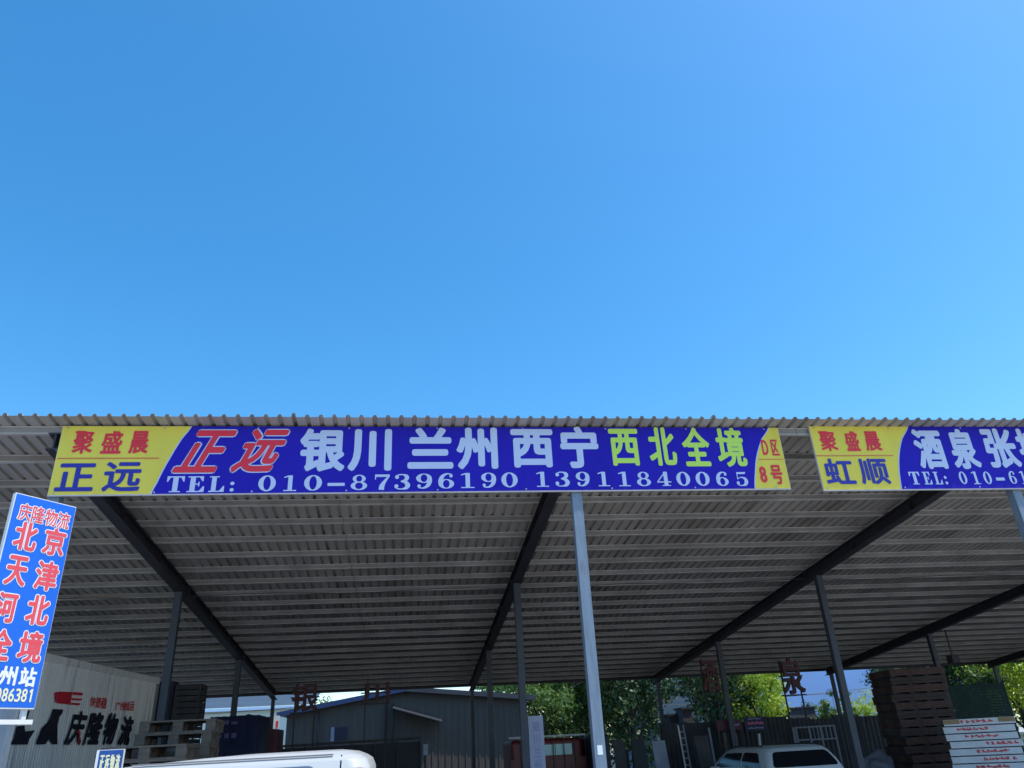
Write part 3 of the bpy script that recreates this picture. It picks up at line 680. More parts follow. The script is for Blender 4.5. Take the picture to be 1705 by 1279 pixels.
bm = bmesh.new(); bar(bm, (.92, -.02, ttop-.02), (1.28, -.35, 1.2), .035); link('stay', bm, M['steel'], rt)
bm = bmesh.new(); box(bm, .905, 1.25, -.9, 1.2, .86, ttop-.03); bevel(link('dark_void_box', bm, M['black'], rt), .05, 2)  # added black box stands in for the dark void beside the cab
bm = bmesh.new(); box(bm, -.95, .95, -3.2, -.02, .75, .85); link('bed_floor', bm, M['darkmetal'], rt)
for s in (-1, 1):
    bm = bmesh.new(); box(bm, s*.95-.02, s*.95+.02, -3.2, -.03, .851, 1.22); link('bed_side', bm, M['redtruck'], rt)
bm = bmesh.new(); box(bm, -.92, .92, -3.24, -3.2, .75, 1.22); link('tailgate', bm, M['redtruck'], rt)
wheels(rt, (.7,), .85, .34)
for s in (-1, 1):
    bm = bmesh.new(); tube(bm, (s*.62, -2.3, .36), (s*.9, -2.3, .36), .36, n=24); o = link('wheel', bm, M['tyre'], rt)
    bm = bmesh.new(); tube(bm, (s*.7, -2.3, .36), (s*.907, -2.3, .36), .2, n=16); link('rim', bm, M['steel'], o)

# ------------------------------------------------------------------ pale upright board beside the post
WB_ = Board((at(881, 1230, 14.9).x, 14.9, 0), (1, 0, 0), (0, -1, 0))
wsg = empty('upright_board', 'narrow pale upright board with faint blue characters beside inner post', 'board')
wz = at(893, 1192, 14.9).z
slab(WB_, 0, .275, .0, wz, .12, M['lilac'], 'panel', wsg)
bm = bmesh.new()
for i, ch in enumerate('银川兰州西宁'):
    WB_.glyph(bm, cjk(ch), .07, .205, wz-.26-i*.21, wz-.09-i*.21, .003, .003)
link('lettering', bm, M['mark'], wsg)
slab(WB_, -.05, -.015, 0, wz-.03, .05, M['darkmetal'], 'edge_frame', wsg, -.02)

# ------------------------------------------------------------------ red cut-out characters on stands
def channel_letter(ch, xl, xr, yt, yb, Y, label):
    e = empty('channel_letter', label, 'letter sign', group='red cut-out characters on stands')
    bd = Board((0, Y, 0), (1, 0, 0), (0, -1, 0)); x0, x1, z0, z1 = bd.pbox(xl, xr, yt, yb, 0)
    bm = bmesh.new(); bd.glyph(bm, cjk(ch), x0, x1, z0, z1, 0, .016); bmesh.ops.remove_doubles(bm, verts=bm.verts[:], dist=.00005)
    ex = bmesh.ops.extrude_face_region(bm, geom=bm.faces[:]); bmesh.ops.translate(bm, verts=[v for v in ex['geom'] if isinstance(v, bmesh.types.BMVert)], vec=(0, .09, 0))
    bmesh.ops.recalc_face_normals(bm, faces=bm.faces[:]); link('character', bm, M['redletter'], e)
    bm = bmesh.new(); bar(bm, (x0-.03, Y+.11, z0-.02), (x1+.03, Y+.11, z0-.02), .035); link('rail', bm, M['darkmetal'], e)
    bm = bmesh.new(); bar(bm, (x0-.03, Y+.11, (z0+z1)/2), (x1+.03, Y+.11, (z0+z1)/2), .03); link('rail', bm, M['darkmetal'], e)
    for x in (x0+.08, x1-.08):
        bm = bmesh.new(); bar(bm, (x, Y+.15, 0), (x, Y+.15, z1-.05), .035); link('leg', bm, M['darkmetal'], e)
channel_letter('银', 487, 528, 1137, 1185, 20.8, 'dark red cut-out character on a stand, leftmost of the four')
channel_letter('川', 603, 648, 1136, 1170, 20.8, 'dark red cut-out character of three upright strokes on a stand')
channel_letter('酒', 1164, 1202, 1097, 1152, 20.8, 'dark red cut-out character half hidden beside a shed post')
channel_letter('泉', 1295, 1344, 1095, 1156, 20.8, 'dark red cut-out character clear against the pale blue wall')

# ------------------------------------------------------------------ brown pallet tower and white pallets, right
def closed_pallet(L, Wd, Hh, seed, gp=.028):
    """pallet with closed side boards, a dark slit at each foot and blocks showing in it"""
    rnd = random.Random(seed); bm = bmesh.new()
    box(bm, -L/2, L/2, -Wd/2, Wd/2, Hh-.024, Hh)
    for y0 in (-Wd/2, Wd/2-.024):
        z1 = Hh-.0245; k = rnd.choice((1, 2, 2)); 
        for q in range(k): box(bm, -L/2+rnd.uniform(0, .012), L/2-rnd.uniform(0, .012), y0, y0+.024, gp+(z1-gp)*q/k+.004*q, gp+(z1-gp)*(q+1)/k)
    for x0 in (-L/2, L/2-.024): box(bm, x0, x0+.024, -Wd/2+.03, Wd/2-.03, gp, Hh-.0245)
    for k in range(4):
        x = -L/2+.01+k*(L-.12)/3; box(bm, x, x+.10, -Wd/2+.012, Wd/2-.012, 0, gp-.0005, 1)
    box(bm, -L/2+.1, L/2-.1, -Wd/2+.2, Wd/2-.2, 0, Hh-.03, 1)  # added dark core, shade inside the slits is put into its colour
    d = bpy.data.meshes.new('pallet'); bm.to_mesh(d); bm.free(); return d
P2 = [closed_pallet(1.22, 1.05, .165, s) for s in (4, 5, 6, 7)]
for p in P2: p.materials.append(M['woodd'])
q = at(1523, 1112, 16.2); n2 = 17; hh2 = q.z/n2
P2 = [closed_pallet(1.22, 1.05, hh2-.003, s) for s in (4, 5, 6, 7)]
for i, p in enumerate(P2): p.materials.append(M['woodd'] if i % 2 else M['woodd2']); p.materials.append(M['black'])
stack(P2, None, n2, q.x+.10, 16.75, R_(-9), hh2-.001, 'dark brown wooden pallet, %s of the tall stack by the white pallets', 'dark pallets in the tall stack', .05)
Cw = at(1627, 1196, 14.3); dv = Vector((Cw.x, Cw.y, 0)).normalized(); tv = Vector((dv.y, -dv.x, 0)); ang = math.atan2(tv.y, tv.x)
WBd = Board((Cw.x, Cw.y, 0), tv, -dv)
(l0, z0_), (l1, z1_) = WBd.px(1567, 1199), WBd.px(1686, 1193)
Lw = l1-l0; ztop = (z0_+z1_)/2; cen = Vector((Cw.x, Cw.y, 0)) + tv*(l0+l1)/2 + dv*.5; hw_ = (ztop-WBd.px(1650, 1266)[1])/5.6
nst = int(ztop/hw_); z00 = ztop-nst*hw_
WPM = [closed_pallet(Lw, 1.0, hw_-.003, s, .016) for s in (1, 2, 3)]
for p in WPM: p.materials.append(M['wpaint']); p.materials.append(M['woodd'])
box0 = bmesh.new(); box(box0, -Lw/2+.05, Lw/2-.05, -.45, .45, 0, z00-.002)
o = link('pallet_base', box0, M['woodd']); o.location = cen; o.rotation_euler = (0, 0, ang); tag(o, 'low dark wooden base under the stack of white pallets', 'base')
for k in range(nst):
    i = nst-1-k; e = empty('white_pallet', 'white painted pallet with red stencilled side, %s of its stack' % (ORD[i] + ('' if i == 0 else ' from top')), 'pallet', cen+tv*random.uniform(-.04, .04)+Vector((0, 0, z00+k*hw_)), ang+random.uniform(-.02, .02), 'white painted pallets in a stack')
    o = bpy.data.objects.new('deck', WPM[k % 3]); col.objects.link(o); o.parent = e
    B2 = Board((0, -.5, 0), (1, 0, 0), (0, -1, 0))
    if i < 8:
        bm = bmesh.new(); sx = (-.05, -.1, .0, .25, .12, .2, .05, .1)[i]; g0 = .05
        for j in range(6):
            for p in range(5):
                x = sx-.27+j*.09+random.uniform(0, .05); z = g0+random.uniform(0, hw_-g0-.05); ww, hh = random.choice(((.065, .016), (.018, .06), (.05, .018), (.02, .045)))
                B2.rect(bm, x, x+ww, z, min(z+hh, hw_-.02), .002+p*.0005)
        link('stencil_mark', bm, M['s_red'], e)
    if i == 0:
        for s in (-1, 1):
            bm = bmesh.new(); box(bm, s*(Lw/2-.14)-.135, s*(Lw/2-.14)+.135, -.504, -.5005, .046, hw_-.006); link('bare_end', bm, M['orangewood'], e)
# low clutter between the dark stack and the post
bm = bmesh.new(); bmesh.ops.create_icosphere(bm, subdivisions=4, radius=1)
for v in bm.verts:
    v.co *= 1 + .25*mnoise.noise(v.co*2.3)
    v.co = Vector((v.co.x*.55, v.co.y*.4, max(0, (v.co.z+.4))*.35))
o = link('tarpaulin', bm, M['cardboard'], None, True); q = at(1468, 1252, 17.6); o.location = (q.x, 17.6, q.z-.47); tag(o, 'crumpled grey blue tarpaulin heap left of the dark pallet stack', 'tarpaulin')
bm = bmesh.new(); zq = q.z-.47
for k in range(4):
    for s in (-.5, .5): bar(bm, (q.x+s*(.9), 17.3+k*.2, 0), (q.x+s*.9, 17.3+k*.2, zq), .06)
o = link('trestle', bm, M['woodd']); box_ = bmesh.new(); box_.from_mesh(o.data); box(box_, q.x-.6, q.x+.6, 17.2, 18.0, zq-.04, zq); box_.to_mesh(o.data); box_.free(); tag(o, 'dark wooden trestle table under the grey tarpaulin', 'table')

# ------------------------------------------------------------------ dark sheet fence and things leaning on it, right of centre
fl, fr = at(1100, 1206, 20.4), at(1466, 1187, 20.4)
fe = empty('sheet_fence', 'dark corrugated sheet fence across the back of the shed', 'fence')
n = 9
for k in range(n):
    x0 = fl.x+(fr.x-fl.x)*k/n; x1 = fl.x+(fr.x-fl.x)*(k+1)/n; zt2 = fl.z+(fr.z-fl.z)*k/n + random.uniform(-.07, .05); bm = bmesh.new(); x = x0+.01; pr = []
    while x < x1-.03: pr += [(x, 0), (x+.03, .02), (x+.06, .02), (x+.09, 0)]; x += .12
    A = [bm.verts.new((a, 20.4+b, .05)) for a, b in pr]; B = [bm.verts.new((a, 20.4+b, zt2)) for a, b in pr]
    for i in range(len(A)-1): bm.faces.new((A[i], A[i+1], B[i+1], B[i]))
    link('sheet_panel', bm, M['fenceg'], fe)
    bm = bmesh.new(); bar(bm, (x0, 20.47, 0), (x0, 20.47, zt2+.04), .06); link('fence_post', bm, M['darkmetal'], fe)
def lean(name, label, cat, xt, yt, xb, yb, Y, wd, th, m, group=None):
    """long board leaning: top at a picture point, foot carried on to the ground"""
    T = at(xt, yt, Y+.25); Bq = at(xb, yb, Y); d = (Bq-T); foot = T + d*(T.z/max(.05, (T.z-Bq.z))); foot.y = max(foot.y, 15.5) ; foot.z = 0
    bm = bmesh.new(); bar(bm, T, foot, wd, th); return tag(link(name, bm, m), label, cat, group)
g_ = 'long boards leaning against the dark sheet fence'
lean('plank', 'pale weathered plank leaning on the fence right of the striped ladder', 'plank', 1180, 1212, 1192, 1279, 19.6, .05, .03, M['cardboard'], g_)
lean('plank', 'thin brown plank leaning beside the blue notice board', 'plank', 1206, 1220, 1214, 1279, 19.6, .06, .03, M['wood'], g_)
lean('plank', 'narrow light plank leaning below the maroon board', 'plank', 1225, 1222, 1230, 1270, 19.5, .05, .03, M['cardboard'], g_)
lean('plank', 'white edged plank leaning below the blue notice board', 'plank', 1264, 1222, 1268, 1262, 19.5, .05, .03, M['s_white'], g_)
lean('plank', 'short pale plank upright in front of the fence above the silver car', 'plank', 1322, 1212, 1327, 1240, 19.7, .09, .03, M['lilac'], g_)
lean('plank', 'grey plank leaning right of the steel cage by the post', 'plank', 1426, 1195, 1440, 1270, 19.7, .06, .03, M['crate'], g_)
lean('plank', 'slim brown grey plank leaning close to the dark pallet stack', 'plank', 1442, 1195, 1454, 1262, 19.7, .05, .03, M['crate'], g_)
# striped ladder
LT, LBt = at(1133, 1208, 19.7), at(1146, 1279, 19.4); ld = LBt-LT; lf = LT+ld*(LT.z/(LT.z-LBt.z)); lf.z = 0
la = empty('ladder', 'light metal ladder leaning against the dark sheet fence', 'ladder')
for s in (-.065, .065):
    bm = bmesh.new(); bar(bm, LT+Vector((s, 0, 0)), lf+Vector((s, 0, 0)), .03, .06); link('stile', bm, M['s_white'] if s < 0 else M['cardboard'], la)
for k in range(1, 14):
    p = LT+(lf-LT)*(k/14); bm = bmesh.new(); bar(bm, p-Vector((.05, 0, 0)), p+Vector((.05, 0, 0)), .03); link('rung', bm, M['cardboard'], la)
# leaning sheets
for i, (xa, xb, yt, m, lab) in enumerate(((1020, 1038, 1232, 'crate', 'dark grey sheet standing upright beside the sunlit front post'), (1050, 1072, 1230, 'fenceg', 'tall dark sheet standing between two greyer sheets'), (1085, 1107, 1234, 'cardboard', 'pale grey blue sheet wrapped in film standing by the fence end'), (1155, 1178, 1226, 'crate', 'broad dark grey sheet leaning right of the ladder'))):
    p, q = at(xa, yt, 18.9), at(xb, yt, 18.9); bm = bmesh.new()
    vs = []
    for (x, y, z) in ((p.x, 18.5, 0), (q.x, 18.5, 0), (q.x, 18.9, p.z), (p.x, 18.9, p.z)):
        vs.append((x, y, z))
    A = [bm.verts.new(v) for v in vs]; B = [bm.verts.new((v[0], v[1]+.04, v[2])) for v in vs]
    bm.faces.new(A); bm.faces.new(B[::-1])
    for k in range(4): bm.faces.new((A[k], B[k], B[(k+1) % 4], A[(k+1) % 4]))
    bmesh.ops.recalc_face_normals(bm, faces=bm.faces[:]); tag(link('leaning_sheet', bm, M[m]), lab, 'metal sheet', 'sheets leaning at the back of the shed')
# notice boards above the clutter
def notice(xl, xr, yt, yb, Y, m, label, marks, mm):
    e = empty('notice_board', label, 'sign'); bd = Board((0, Y, 0), (1, 0, 0), (0, -1, 0)); x0, x1, z0, z1 = bd.pbox(xl, xr, yt, yb, 0)
    bm = bmesh.new(); box(bm, x0, x1, Y, Y+.03, z0, z1); link('panel', bm, m, e)
    for (a0, a1, b0, b1, rows, mk) in marks:
        bm = bmesh.new()
        for r_ in range(rows):
            x = x0+(x1-x0)*a0
            zc = z0+(z1-z0)*(b0+(b1-b0)*(r_+.15)/rows); hh = (z1-z0)*(b1-b0)/rows*.7
            while x < x0+(x1-x0)*a1-.03:
                ww = random.uniform(.02, .05); bd.rect(bm, x, x+ww, zc+random.uniform(0, .3)*hh, zc+hh*random.uniform(.7, 1), .003); x += ww+.012
        link('lettering', bm, mk, e)
    for x in (x0+.04, x1-.04):
        bm = bmesh.new(); bar(bm, (x, Y+.06, 0), (x, Y+.06, z1-.02), .04); link('leg', bm, M['darkmetal'], e)
notice(1238, 1276, 1194, 1217, 19.8, M['tarp'], 'blue notice board with a pink lettered panel below green trees', [(.15, .95, .40, .74, 1, M['pink']), (.15, .95, .12, .3, 1, M['mark']), (.2, .85, .8, .96, 1, M['mark'])], None)
notice(1192, 1237, 1199, 1216, 19.85, M['maroon'], 'dim maroon notice board left of the blue one', [(.45, .95, .35, .7, 1, M['mark'])], None)
# steel cage
cg = empty('steel_cage', 'pale grey steel bar cage frame behind the silver car', 'cage')
c0, c1 = at(1346, 1209, 19.0), at(1388, 1207, 19.0); cbz = at(1350, 1232, 19.0).z
for y in (19.0, 19.7):
    for x in (c0.x, c1.x):
        bm = bmesh.new(); bar(bm, (x, y, 0), (x, y, c0.z), .04); link('corner_post', bm, M['cardboard'], cg)
    for z in (c0.z-.02, cbz):
        bm = bmesh.new(); bar(bm, (c0.x+.021, y, z), (c1.x-.021, y, z), .03); link('rail', bm, M['cardboard'], cg)
for k in range(1, 6):
    x = c0.x+(c1.x-c0.x)*k/6; bm = bmesh.new(); bar(bm, (x, 19.0, cbz+.016), (x, 19.0, c0.z-.036), .018); link('bar', bm, M['cardboard'], cg)
bm = bmesh.new(); q = at(1590, 1097, 20.2)
box(bm, q.x-.11, q.x+.11, 20.15, 20.4, q.z-.1, q.z+.1); bar(bm, (q.x, 20.27, q.z+.1), (q.x, 20.27, zs(20.27)-.02), .03)
tag(link('flood_lamp', bm, M['crate']), 'small grey box lamp hanging under the shed roof at right', 'lamp')

# ------------------------------------------------------------------ clutter at the back left
bm = bmesh.new()
q = at(312, 1138, 19.0)
for k in range(9):
    zc = k*q.z/9
    e = empty('cargo_crate', 'dark slatted crate, %s of the tall column beside the truck' % (ORD[8-k] + ('' if k == 8 else ' from top')), 'crate', (q.x+random.uniform(-.03, .03), 19.4, zc), 0, 'dark crates in a column')
    b2 = bmesh.new(); hh = q.z/9-.004
    for s in range(3): box(b2, -.28, .28, -.3, .3, s*hh/3+.012, (s+1)*hh/3-.008)
    for sx in (-1, 1):
        for sy in (-1, 1): box(b2, sx*.255-.02, sx*.255+.02, sy*.304-.012, sy*.304+.012, 0, hh)
    link('slat_body', b2, M['crate'], e)
bm.free()
# dark panel between the truck and the crate column
q0, q1 = at(270, 1133, 19.2), at(291, 1133, 19.2)
bm = bmesh.new(); box(bm, q0.x-.1, q1.x, 19.25, 19.6, 0, q0.z-.02); bevel(tag(link('tall_cabinet', bm, M['tarp']), 'tall dark navy cabinet just behind the end of the box truck', 'cabinet'), .02)
# tarped load
tl_, tr_ = at(350, 1198, 16.5), at(431, 1190, 16.5)
cl = empty('covered_load', 'load of goods under a dark navy printed cover behind pallets', 'covered load')
bm = bmesh.new(); N2 = 14
top = [[bm.verts.new((tl_.x+(tr_.x-tl_.x)*i/N2, 16.5+1.4*j/4+.03*mnoise.noise((i*.8, j, 3)), tr_.z+.035*mnoise.noise((i*.5, j*.9, 1)))) for j in range(5)] for i in range(N2+1)]
for i in range(N2):
    for j in range(4): bm.faces.new((top[i][j], top[i+1][j], top[i+1][j+1], top[i][j+1]))
for row in ([t[0] for t in top], [t[4] for t in top][::-1], [top[0][j] for j in range(5)][::-1], [top[N2][j] for j in range(5)]):
    lowr = [bm.verts.new((v.co.x+.03*mnoise.noise((v.co.x*3, v.co.y*3, 9)), v.co.y+.03*mnoise.noise((v.co.x*3, 7, 2)), .1)) for v in row]
    for i in range(len(row)-1): bm.faces.new((row[i], lowr[i], lowr[i+1], row[i+1]))
bmesh.ops.recalc_face_normals(bm, faces=bm.faces[:]); link('cover', bm, M['tarp'], cl, True)
bd = Board((0, 16.44, 0), (1, 0, 0), (0, -1, 0)); bm = bmesh.new()
for r_ in range(2):
    x = tl_.x+.15
    while x < tr_.x-.35:
        ww = random.uniform(.05, .12); z = tr_.z-.16-r_*.22; bd.rect(bm, x, x+ww, z+random.uniform(-.02, .02), z+random.uniform(.04, .08), 0); x += ww+.04
link('faint_print', bm, mat('faint_print', (.07, .06, .14), .7), cl)
bm = bmesh.new(); box(bm, tl_.x+.1, tr_.x-.1, 16.6, 17.8, 0, .1); link('base_pallet', bm, M['woodd'], cl)
# maroon stack, right of the load
q0, q1 = at(432, 1215, 18.5), at(462, 1213, 18.5)
bm = bmesh.new(); box(bm, q0.x, q1.x, 18.5, 19.5, 0, q0.z); bevel(tag(link('crate_stack', bm, M['maroon']), 'plain dark maroon crate left of the leftmost red character', 'crate'), .02)
# workbench and rail line, centre
r0, r1 = at(470, 1243, 21.6), at(700, 1229, 21.6)
wbn = empty('railing', 'long low dark railing with sheet infill in front of the warehouse', 'railing')
bm = bmesh.new(); bar(bm, r0, r1, .06); link('top_rail', bm, M['crate'], wbn)
for k in range(7):
    p = r0+(r1-r0)*k/6; bm = bmesh.new(); bar(bm, (p.x, p.y, 0), (p.x, p.y, p.z-.03), .05); link('railing_post', bm, M['darkmetal'], wbn)
bm = bmesh.new(); box(bm, r0.x, r1.x, 21.66, 21.69, .1, min(r0.z, r1.z)-.05); link('infill_panel', bm, M['fenceg'], wbn)
q = at(708, 1243, 21.5); bm = bmesh.new(); box(bm, q.x-.05, q.x+.07, 21.4, 21.5, q.z-.2, q.z+.05); tag(link('meter_box', bm, M['lilac']), 'small pale meter box at the end of the low railing', 'box').location = (0, 0, 0)
bm = bmesh.new(); bar(bm, (q.x, 21.55, 0), (q.x, 21.55, q.z+.02), .05); tag(link('pipe_stand', bm, M['darkmetal']), 'thin dark pipe stand carrying the pale meter box', 'stand')
# banner strips in the gap by the leftmost character
gp = empty('flag', 'narrow white and red flag hanging in the gap left of the warehouse', 'flag')
p, q = at(455, 1192, 26.5), at(466, 1192, 26.5); zl = at(458, 1238, 26.5).z
bm = bmesh.new(); box(bm, p.x, q.x, 26.5, 26.515, zl, p.z); link('cloth', bm, M['s_white'], gp)
bm = bmesh.new(); box(bm, p.x+.1, q.x-.03, 26.494, 26.499, zl+.45, p.z-.15); link('red_print', bm, M['s_red'], gp)
bm = bmesh.new(); bar(bm, (p.x-.03, 26.53, 0), (p.x-.03, 26.53, p.z+.05), .035); link('flag_pole', bm, M['darkmetal'], gp)

# ------------------------------------------------------------------ buildings behind
wh = empty('warehouse', 'low grey warehouse with shallow blue edged gable behind the shed', 'building')
YW = 30.0
rg, le, re_ = at(675, 1150, YW), at(478, 1190, YW), at(876, 1164, YW)
halfw = max(rg.x-le.x, re_.x-rg.x); zrl = le.z; zrr = re_.z
bm = bmesh.new()
outl = [(le.x, 0), (re_.x, 0), (re_.x, zrr), (rg.x, rg.z), (le.x, zrl)]
A = [bm.verts.new((x, YW, z)) for x, z in outl]; B = [bm.verts.new((x, YW+12, z)) for x, z in outl]
bm.faces.new(A); bm.faces.new(B[::-1])
for k in (1, 4): bm.faces.new((A[k], B[k], B[(k+1) % 5], A[(k+1) % 5]))
bmesh.ops.recalc_face_normals(bm, faces=bm.faces[:]); link('wall', bm, M['wallgrey'], wh)
bm = bmesh.new(); x = le.x+.1
while x < re_.x-.1:
    h = (zrl+(rg.z-zrl)*(x-le.x)/(rg.x-le.x) if x < rg.x else rg.z+(zrr-rg.z)*(x-rg.x)/(re_.x-rg.x))-.14
    box(bm, x, x+.05, YW-.022, YW-.001, .05, h); x += .24
link('cladding', bm, M['wallgrey'], wh)
for a, b, nm in (((le.x-.3, zrl-.04), (rg.x, rg.z), 'roof'), ((rg.x, rg.z), (re_.x+.3, zrr-.02), 'roof')):
    bm = bmesh.new(); vs = []
    for (x, z) in (a, b):
        for y in (YW-.38, YW+12.3):
            vs += [(x, y, z+.02), (x, y, z+.10)]
    V = [bm.verts.new(v) for v in vs]
    for f in ((0,1,3,2),(4,6,7,5),(0,4,5,1),(2,3,7,6),(1,5,7,3),(0,2,6,4)): bm.faces.new([V[i] for i in f])
    bmesh.ops.recalc_face_normals(bm, faces=bm.faces[:]); ro = link(nm, bm, M['roofgrey'], wh)
    bm = bmesh.new(); bar(bm, (a[0], YW-.40, a[1]+.03), (b[0], YW-.40, b[1]+.03), .03, .16); link('fascia', bm, M['fascia'] if a[0] < 0 and b[0] <= rg.x else M['darkmetal'], wh)
w0, w1 = at(551, 1210, YW), at(579, 1234, YW)
wn = link('window', bmbox(w0.x, w1.x, YW-.03, YW-.005, w1.z, w0.z), M['crate'], wh)
link('jamb', bmbox(w0.x+.01, w0.x+.13, YW-.05, YW-.0305, w1.z+.02, w0.z-.02), M['cardboard'], wn)
bm = bmesh.new(); box(bm, w0.x+.14, w1.x-.03, YW-.045, YW-.031, w1.z+.03, w0.z-.04); link('pane', bm, M['black'], wn)
for (xa, ya, xb, yb, r) in ((532, 1185, 536, 1232, .03), (643, 1172, 645, 1232, .04), (655, 1170, 656, 1228, .025)):
    p, q = at(xa, ya, YW-.1), at(xb, yb, YW-.1); bm = bmesh.new(); tube(bm, p, (p.x, YW-.1, q.z-.4), r, n=8); link('down_pipe', bm, M['darkmetal'], wh, True)
p, q = at(655, 1176, YW-.1), at(735, 1198, YW-.1)
bm = bmesh.new(); V = [bm.verts.new(v) for v in ((p.x, YW-.01, p.z), (q.x, YW-.01, q.z), (q.x, YW-.9, q.z-.12), (p.x, YW-.9, p.z-.12))]; bm.faces.new(V)
ext = bmesh.ops.extrude_face_region(bm, geom=bm.faces[:]); bmesh.ops.translate(bm, verts=[v for v in ext['geom'] if isinstance(v, bmesh.types.BMVert)], vec=(0, 0, .03)); link('awning', bm, M['darkmetal'], wh)
# sunlit building far left
cb = empty('cream_building', 'sunlit cream building with grey blue roof seen through the left gap', 'building')
YC = 40.0
zt3, z2_, z3_ = at(380, 1180, YC).z, at(380, 1185, YC).z, 0
bm = bmesh.new(); box(bm, -16, -4.6, YC, YC+9, 0, z2_); link('wall', bm, M['cream'], cb)
bm = bmesh.new(); box(bm, -16.2, -4.4, YC-.35, YC+.2, z2_+.001, zt3); link('fascia', bm, M['palefascia'], cb)
bm = bmesh.new(); V = [bm.verts.new(v) for v in ((-16.2, YC-.35, zt3+.01), (-4.4, YC-.35, zt3+.01), (-4.4, YC+6, zt3+1.6), (-16.2, YC+6, zt3+1.6))]; bm.faces.new(V); link('roof', bm, mat('blue_grey_sheet_roof', (.06, .085, .11), .6, 0, .15, 1), cb)
for k in range(7):
    x = -15+k*1.6; bm = bmesh.new(); box(bm, x, x+.8, YC-.02, YC-.005, 1.0, 2.6); wn = link('window', bm, M['cardboard'], cb)
    bm = bmesh.new(); box(bm, x+.05, x+.75, YC-.03, YC-.021, 1.05, 2.55); link('pane', bm, M['glassb'], wn)
# pale blue and teal buildings, right
bb = empty('blue_building', 'large pale blue rendered building beyond the trees at right', 'building')
p, q = at(1250, 1150, 46), at(1478, 1150, 46)
bm = bmesh.new(); box(bm, p.x, q.x+1.5, 46, 58, 0, 9.5); link('wall', bm, M['bluewall'], bb)
bm = bmesh.new(); box(bm, p.x-.3, q.x+1.8, 45.6, 58.4, 9.501, 9.8); link('roof', bm, M['roofgrey'], bb)
for k in range(4):
    x = p.x+1.2+k*2.4; bm = bmesh.new(); box(bm, x, x+1.3, 45.96, 45.995, 6.6, 8.2); wn = link('window', bm, M['whitemetal'], bb)
    bm = bmesh.new(); box(bm, x+.06, x+1.24, 45.94, 45.959, 6.66, 8.14); link('pane', bm, M['glassb'], wn)
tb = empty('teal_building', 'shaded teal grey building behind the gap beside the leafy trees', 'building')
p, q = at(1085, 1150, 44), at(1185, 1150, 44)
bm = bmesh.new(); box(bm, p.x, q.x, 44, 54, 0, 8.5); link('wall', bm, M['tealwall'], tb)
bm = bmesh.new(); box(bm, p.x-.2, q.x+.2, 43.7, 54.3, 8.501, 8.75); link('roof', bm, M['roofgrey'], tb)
for (xa, xb, yt, Y, m, lab, nm) in ((1113, 1134, 1189, 27.0, 'darkmetal', 'low dark box shaped hut behind the sheet fence', 'hut'), (1135, 1151, 1178, 26.5, 'crate', 'grey upright cabinet standing just behind the sheet fence', 'cabinet'), (1314, 1356, 1178, 36.0, 'crate', 'low dark flat roofed hut in front of the pale blue building', 'hut')):
    p, q = at(xa, yt, Y), at(xb, yt, Y); e = empty(nm, lab, nm)
    bm = bmesh.new(); box(bm, p.x, q.x, Y, Y+.9*(q.x-p.x)+.4, 0, p.z-.06); link('wall', bm, M[m], e)
    bm = bmesh.new(); box(bm, p.x-.05, q.x+.05, Y-.06, Y+.9*(q.x-p.x)+.46, p.z-.059, p.z); link('roof', bm, M['darkmetal'], e)

# green net fence at right
nf = empty('net_fence', 'dark green netting fence at the right end of the shed', 'fence')
p, q = at(1566, 1142, 24.2), at(1670, 1136, 24.2)
bm = bmesh.new(); N3 = 40
for k in range(N3+1):
    x = p.x+(q.x-p.x)*k/N3; bar(bm, (x, 24.2, .05), (x, 24.2, p.z), .034, .01)
for k in range(34):
    z = .06+k*(p.z-.08)/33; bar(bm, (p.x, 24.21, z), (q.x, 24.21, z), .01, .05)
link('netting', bm, M['netg'], nf)
for k in range(4):
    x = p.x+(q.x-p.x)*k/3; bm = bmesh.new(); bar(bm, (x, 24.26, 0), (x, 24.26, p.z+.05), .06); link('fence_post', bm, M['darkmetal'], nf)

# overhead cables behind
for i, (pa, pb, Y, sagv) in enumerate((((1290, 1152), (1470, 1140), 38, .25), ((1095, 1165), (1300, 1150), 36, .3), ((310, 1180), (480, 1168), 33, .25))):
    a, b = at(*pa, Y), at(*pb, Y); a += (a-b)*1.2; b += (b-a)*.6; bm = bmesh.new(); pts = [a+(b-a)*k/16 - Vector((0, 0, sagv*4*(k/16)*(1-k/16))) for k in range(17)]
    for s, t in zip(pts[:-1], pts[1:]): tube(bm, s, t, .012, n=5, cap=False)
    tag(link('overhead_cable', bm, M['rod']), ('thin black cable crossing the pale blue wall', 'thin black cable crossing in front of the teal building', 'thin black cable crossing the sunlit cream building')[i], 'cable', 'cables strung behind the shed')

